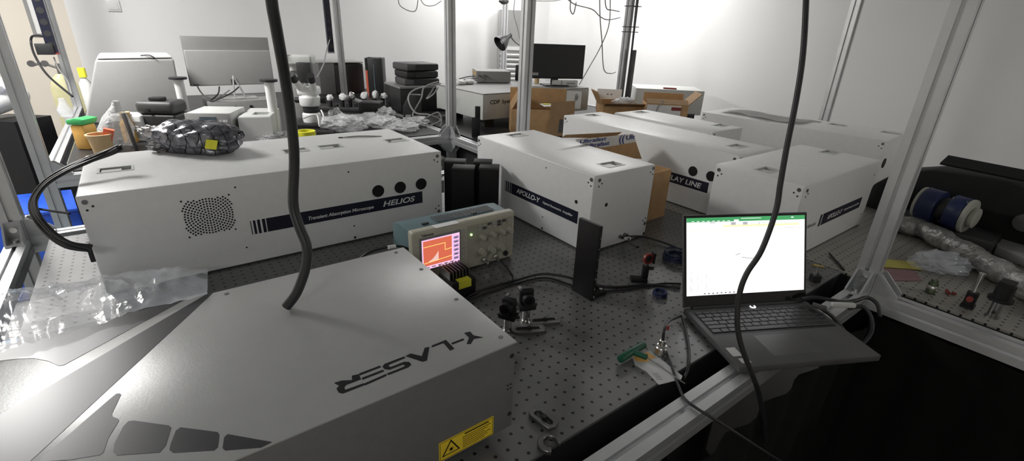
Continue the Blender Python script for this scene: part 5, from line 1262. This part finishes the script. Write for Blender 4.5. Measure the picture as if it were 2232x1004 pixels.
b = B(); prism(b, [(p.x-P_[0].x, p.y-P_[0].y) for p in P_], .0005, .003); one('pink_sheet', b, 'pink', 'dull pink sheet lying under the yellow note', 'paper', (P_[0].x, P_[0].y, 0))
q = atz(2045, 585); b = B(); lump(b, (.085, .06, .03), 71, .6, 2, 4); one('plastic_bag', b, 'sheet', 'clear thin plastic bag against the foil wrapped hose', 'bag', (q.x, q.y, 0), CY, ang=60)
q = atz(2027, 638); t = T('green_connector', 'short greenish cylinder standing near the right-hand table edge', 'connector', (q.x, q.y, 0), R(10))
b = B(); lathe(b, [(.010, 0), (.012, .002), (.012, .032), (.009, .034), (.009, .04)], Matrix.Rotation(R(12), 4, 'Y')); obj('barrel', b, mat('olive_metal', (.10, .13, .08), .35, .5), t)
b = B(); lathe(b, [(.0125, .012), (.0135, .014), (.0135, .020), (.0125, .022)], Matrix.Rotation(R(12), 4, 'Y')); obj('band', b, 'steel', t)
q = atz(2070, 640); b = B(); cyl(b, (-.012, 0, .005), (.008, .01, .005), .0045, n=12); cyl(b, (.0, -.004, .0045), (.004, -.012, .0045), .004, n=10); one('red_clip', b, 'red', 'tiny dark red clip between the green cylinder and the post holder', 'clip', (q.x, q.y, 0))
q = atz(2108, 668); t = T('post_holder', 'black post holder with a steel post standing on the right-hand table', 'post holder', (q.x, q.y, 0))
b = B(); cyl(b, (0, 0, 0), (0, 0, .045), .0125); bx(b, -.016, .016, -.014, .014, 0, .008); obj('holder', b, 'black', t)
b = B(); cyl(b, (0, 0, .0451), (0, 0, .098), .0055); cyl(b, (0, 0, .098), (0, 0, .103), .007); obj('steel_post', b, 'steel', t)
b = B(); cyl(b, (-.0126, 0, .03), (-.024, .0, .03), .007, n=16); obj('thumb_screw', b, 'red', t)
q = atz(2162, 690); t = T('lens_stand', 'black rotating lens stand on a steel post near the right edge', 'mount', (q.x, q.y, 0))
b = B(); cyl(b, (0, 0, 0), (0, 0, .05), .0125); cyl(b, (0, 0, 0), (0, 0, .005), .016); obj('steel_post', b, 'steel_d', t)
b = B(); cyl(b, (0, 0, .0501), (0, 0, .058), .026); cyl(b, (0, 0, .058), (0, 0, .095), .019); bx(b, -.02, .02, -.015, .015, .095, .105); obj('lens_holder', b, 'black', t)
b = B(); cyl(b, (-.0126, 0, .02), (-.02, 0, .02), .004, n=10); obj('set_screw', b, 'blackp', t)
# clutter between laptop and the corner post
q = atz(1775, 612); t = T('screwdriver_bits', 'brass and black small fittings standing right of the laptop screen', 'fitting', (q.x, q.y, 0), CY)
b = B(); bx(b, -.012, .012, -.01, .01, 0, .02); obj('block', b, 'blackp', t)
b = B(); cyl(b, (-.004, 0, .0201), (-.006, 0, .05), .005, n=12); obj('stem', b, 'steel', t)
b = B(); cyl(b, (-.02, 0, .052), (.014, 0, .047), .0045, n=12); obj('cross_bar', b, mat('brass', (.45, .36, .16), .3, .8), t)
cable('thin dark lead with a white plug on the table seam near the corner post', [atz(1808, 552, .006), atz(1815, 560, .004), atz(1828, 574, .004), atz(1840, 588, .003)], .003)
pl = [atd(x, y, d_) for x, y, d_ in ((1748, 652, 1.25), (1775, 648, 1.245), (1805, 652, 1.24), (1840, 658, 1.24), (1868, 654, 1.25), (1890, 648, 1.26), (1912, 662, 1.25), (1918, 690, 1.24))]
cable('black cable from the laptop side to the corner post', pl, .005)
for i, (x, y, w_) in enumerate(((1838, 664, .03), (1786, 668, .016))):
    p = atd(x, y, 1.215); b = B(); bx(b, -w_, w_, -.006, .006, -.006, .006); bevel(b, .003)
    one('cable_clip', b, 'grey_d' if i else 'greywhite', ('white cable clip on the front rail near the corner post', 'small dark cable clip right beside the laptop hinge')[i], 'clip', p, CY-.6*i)
cable('black cable drooping in a loop below the first one beside the corner post', [atd(1790, 672, 1.22), atd(1815, 690, 1.22), atd(1838, 718, 1.21), atd(1856, 742, 1.21), atd(1880, 748, 1.21), atd(1900, 722, 1.22), atd(1898, 690, 1.23), atd(1880, 668, 1.24), atd(1850, 672, 1.24)], .005)
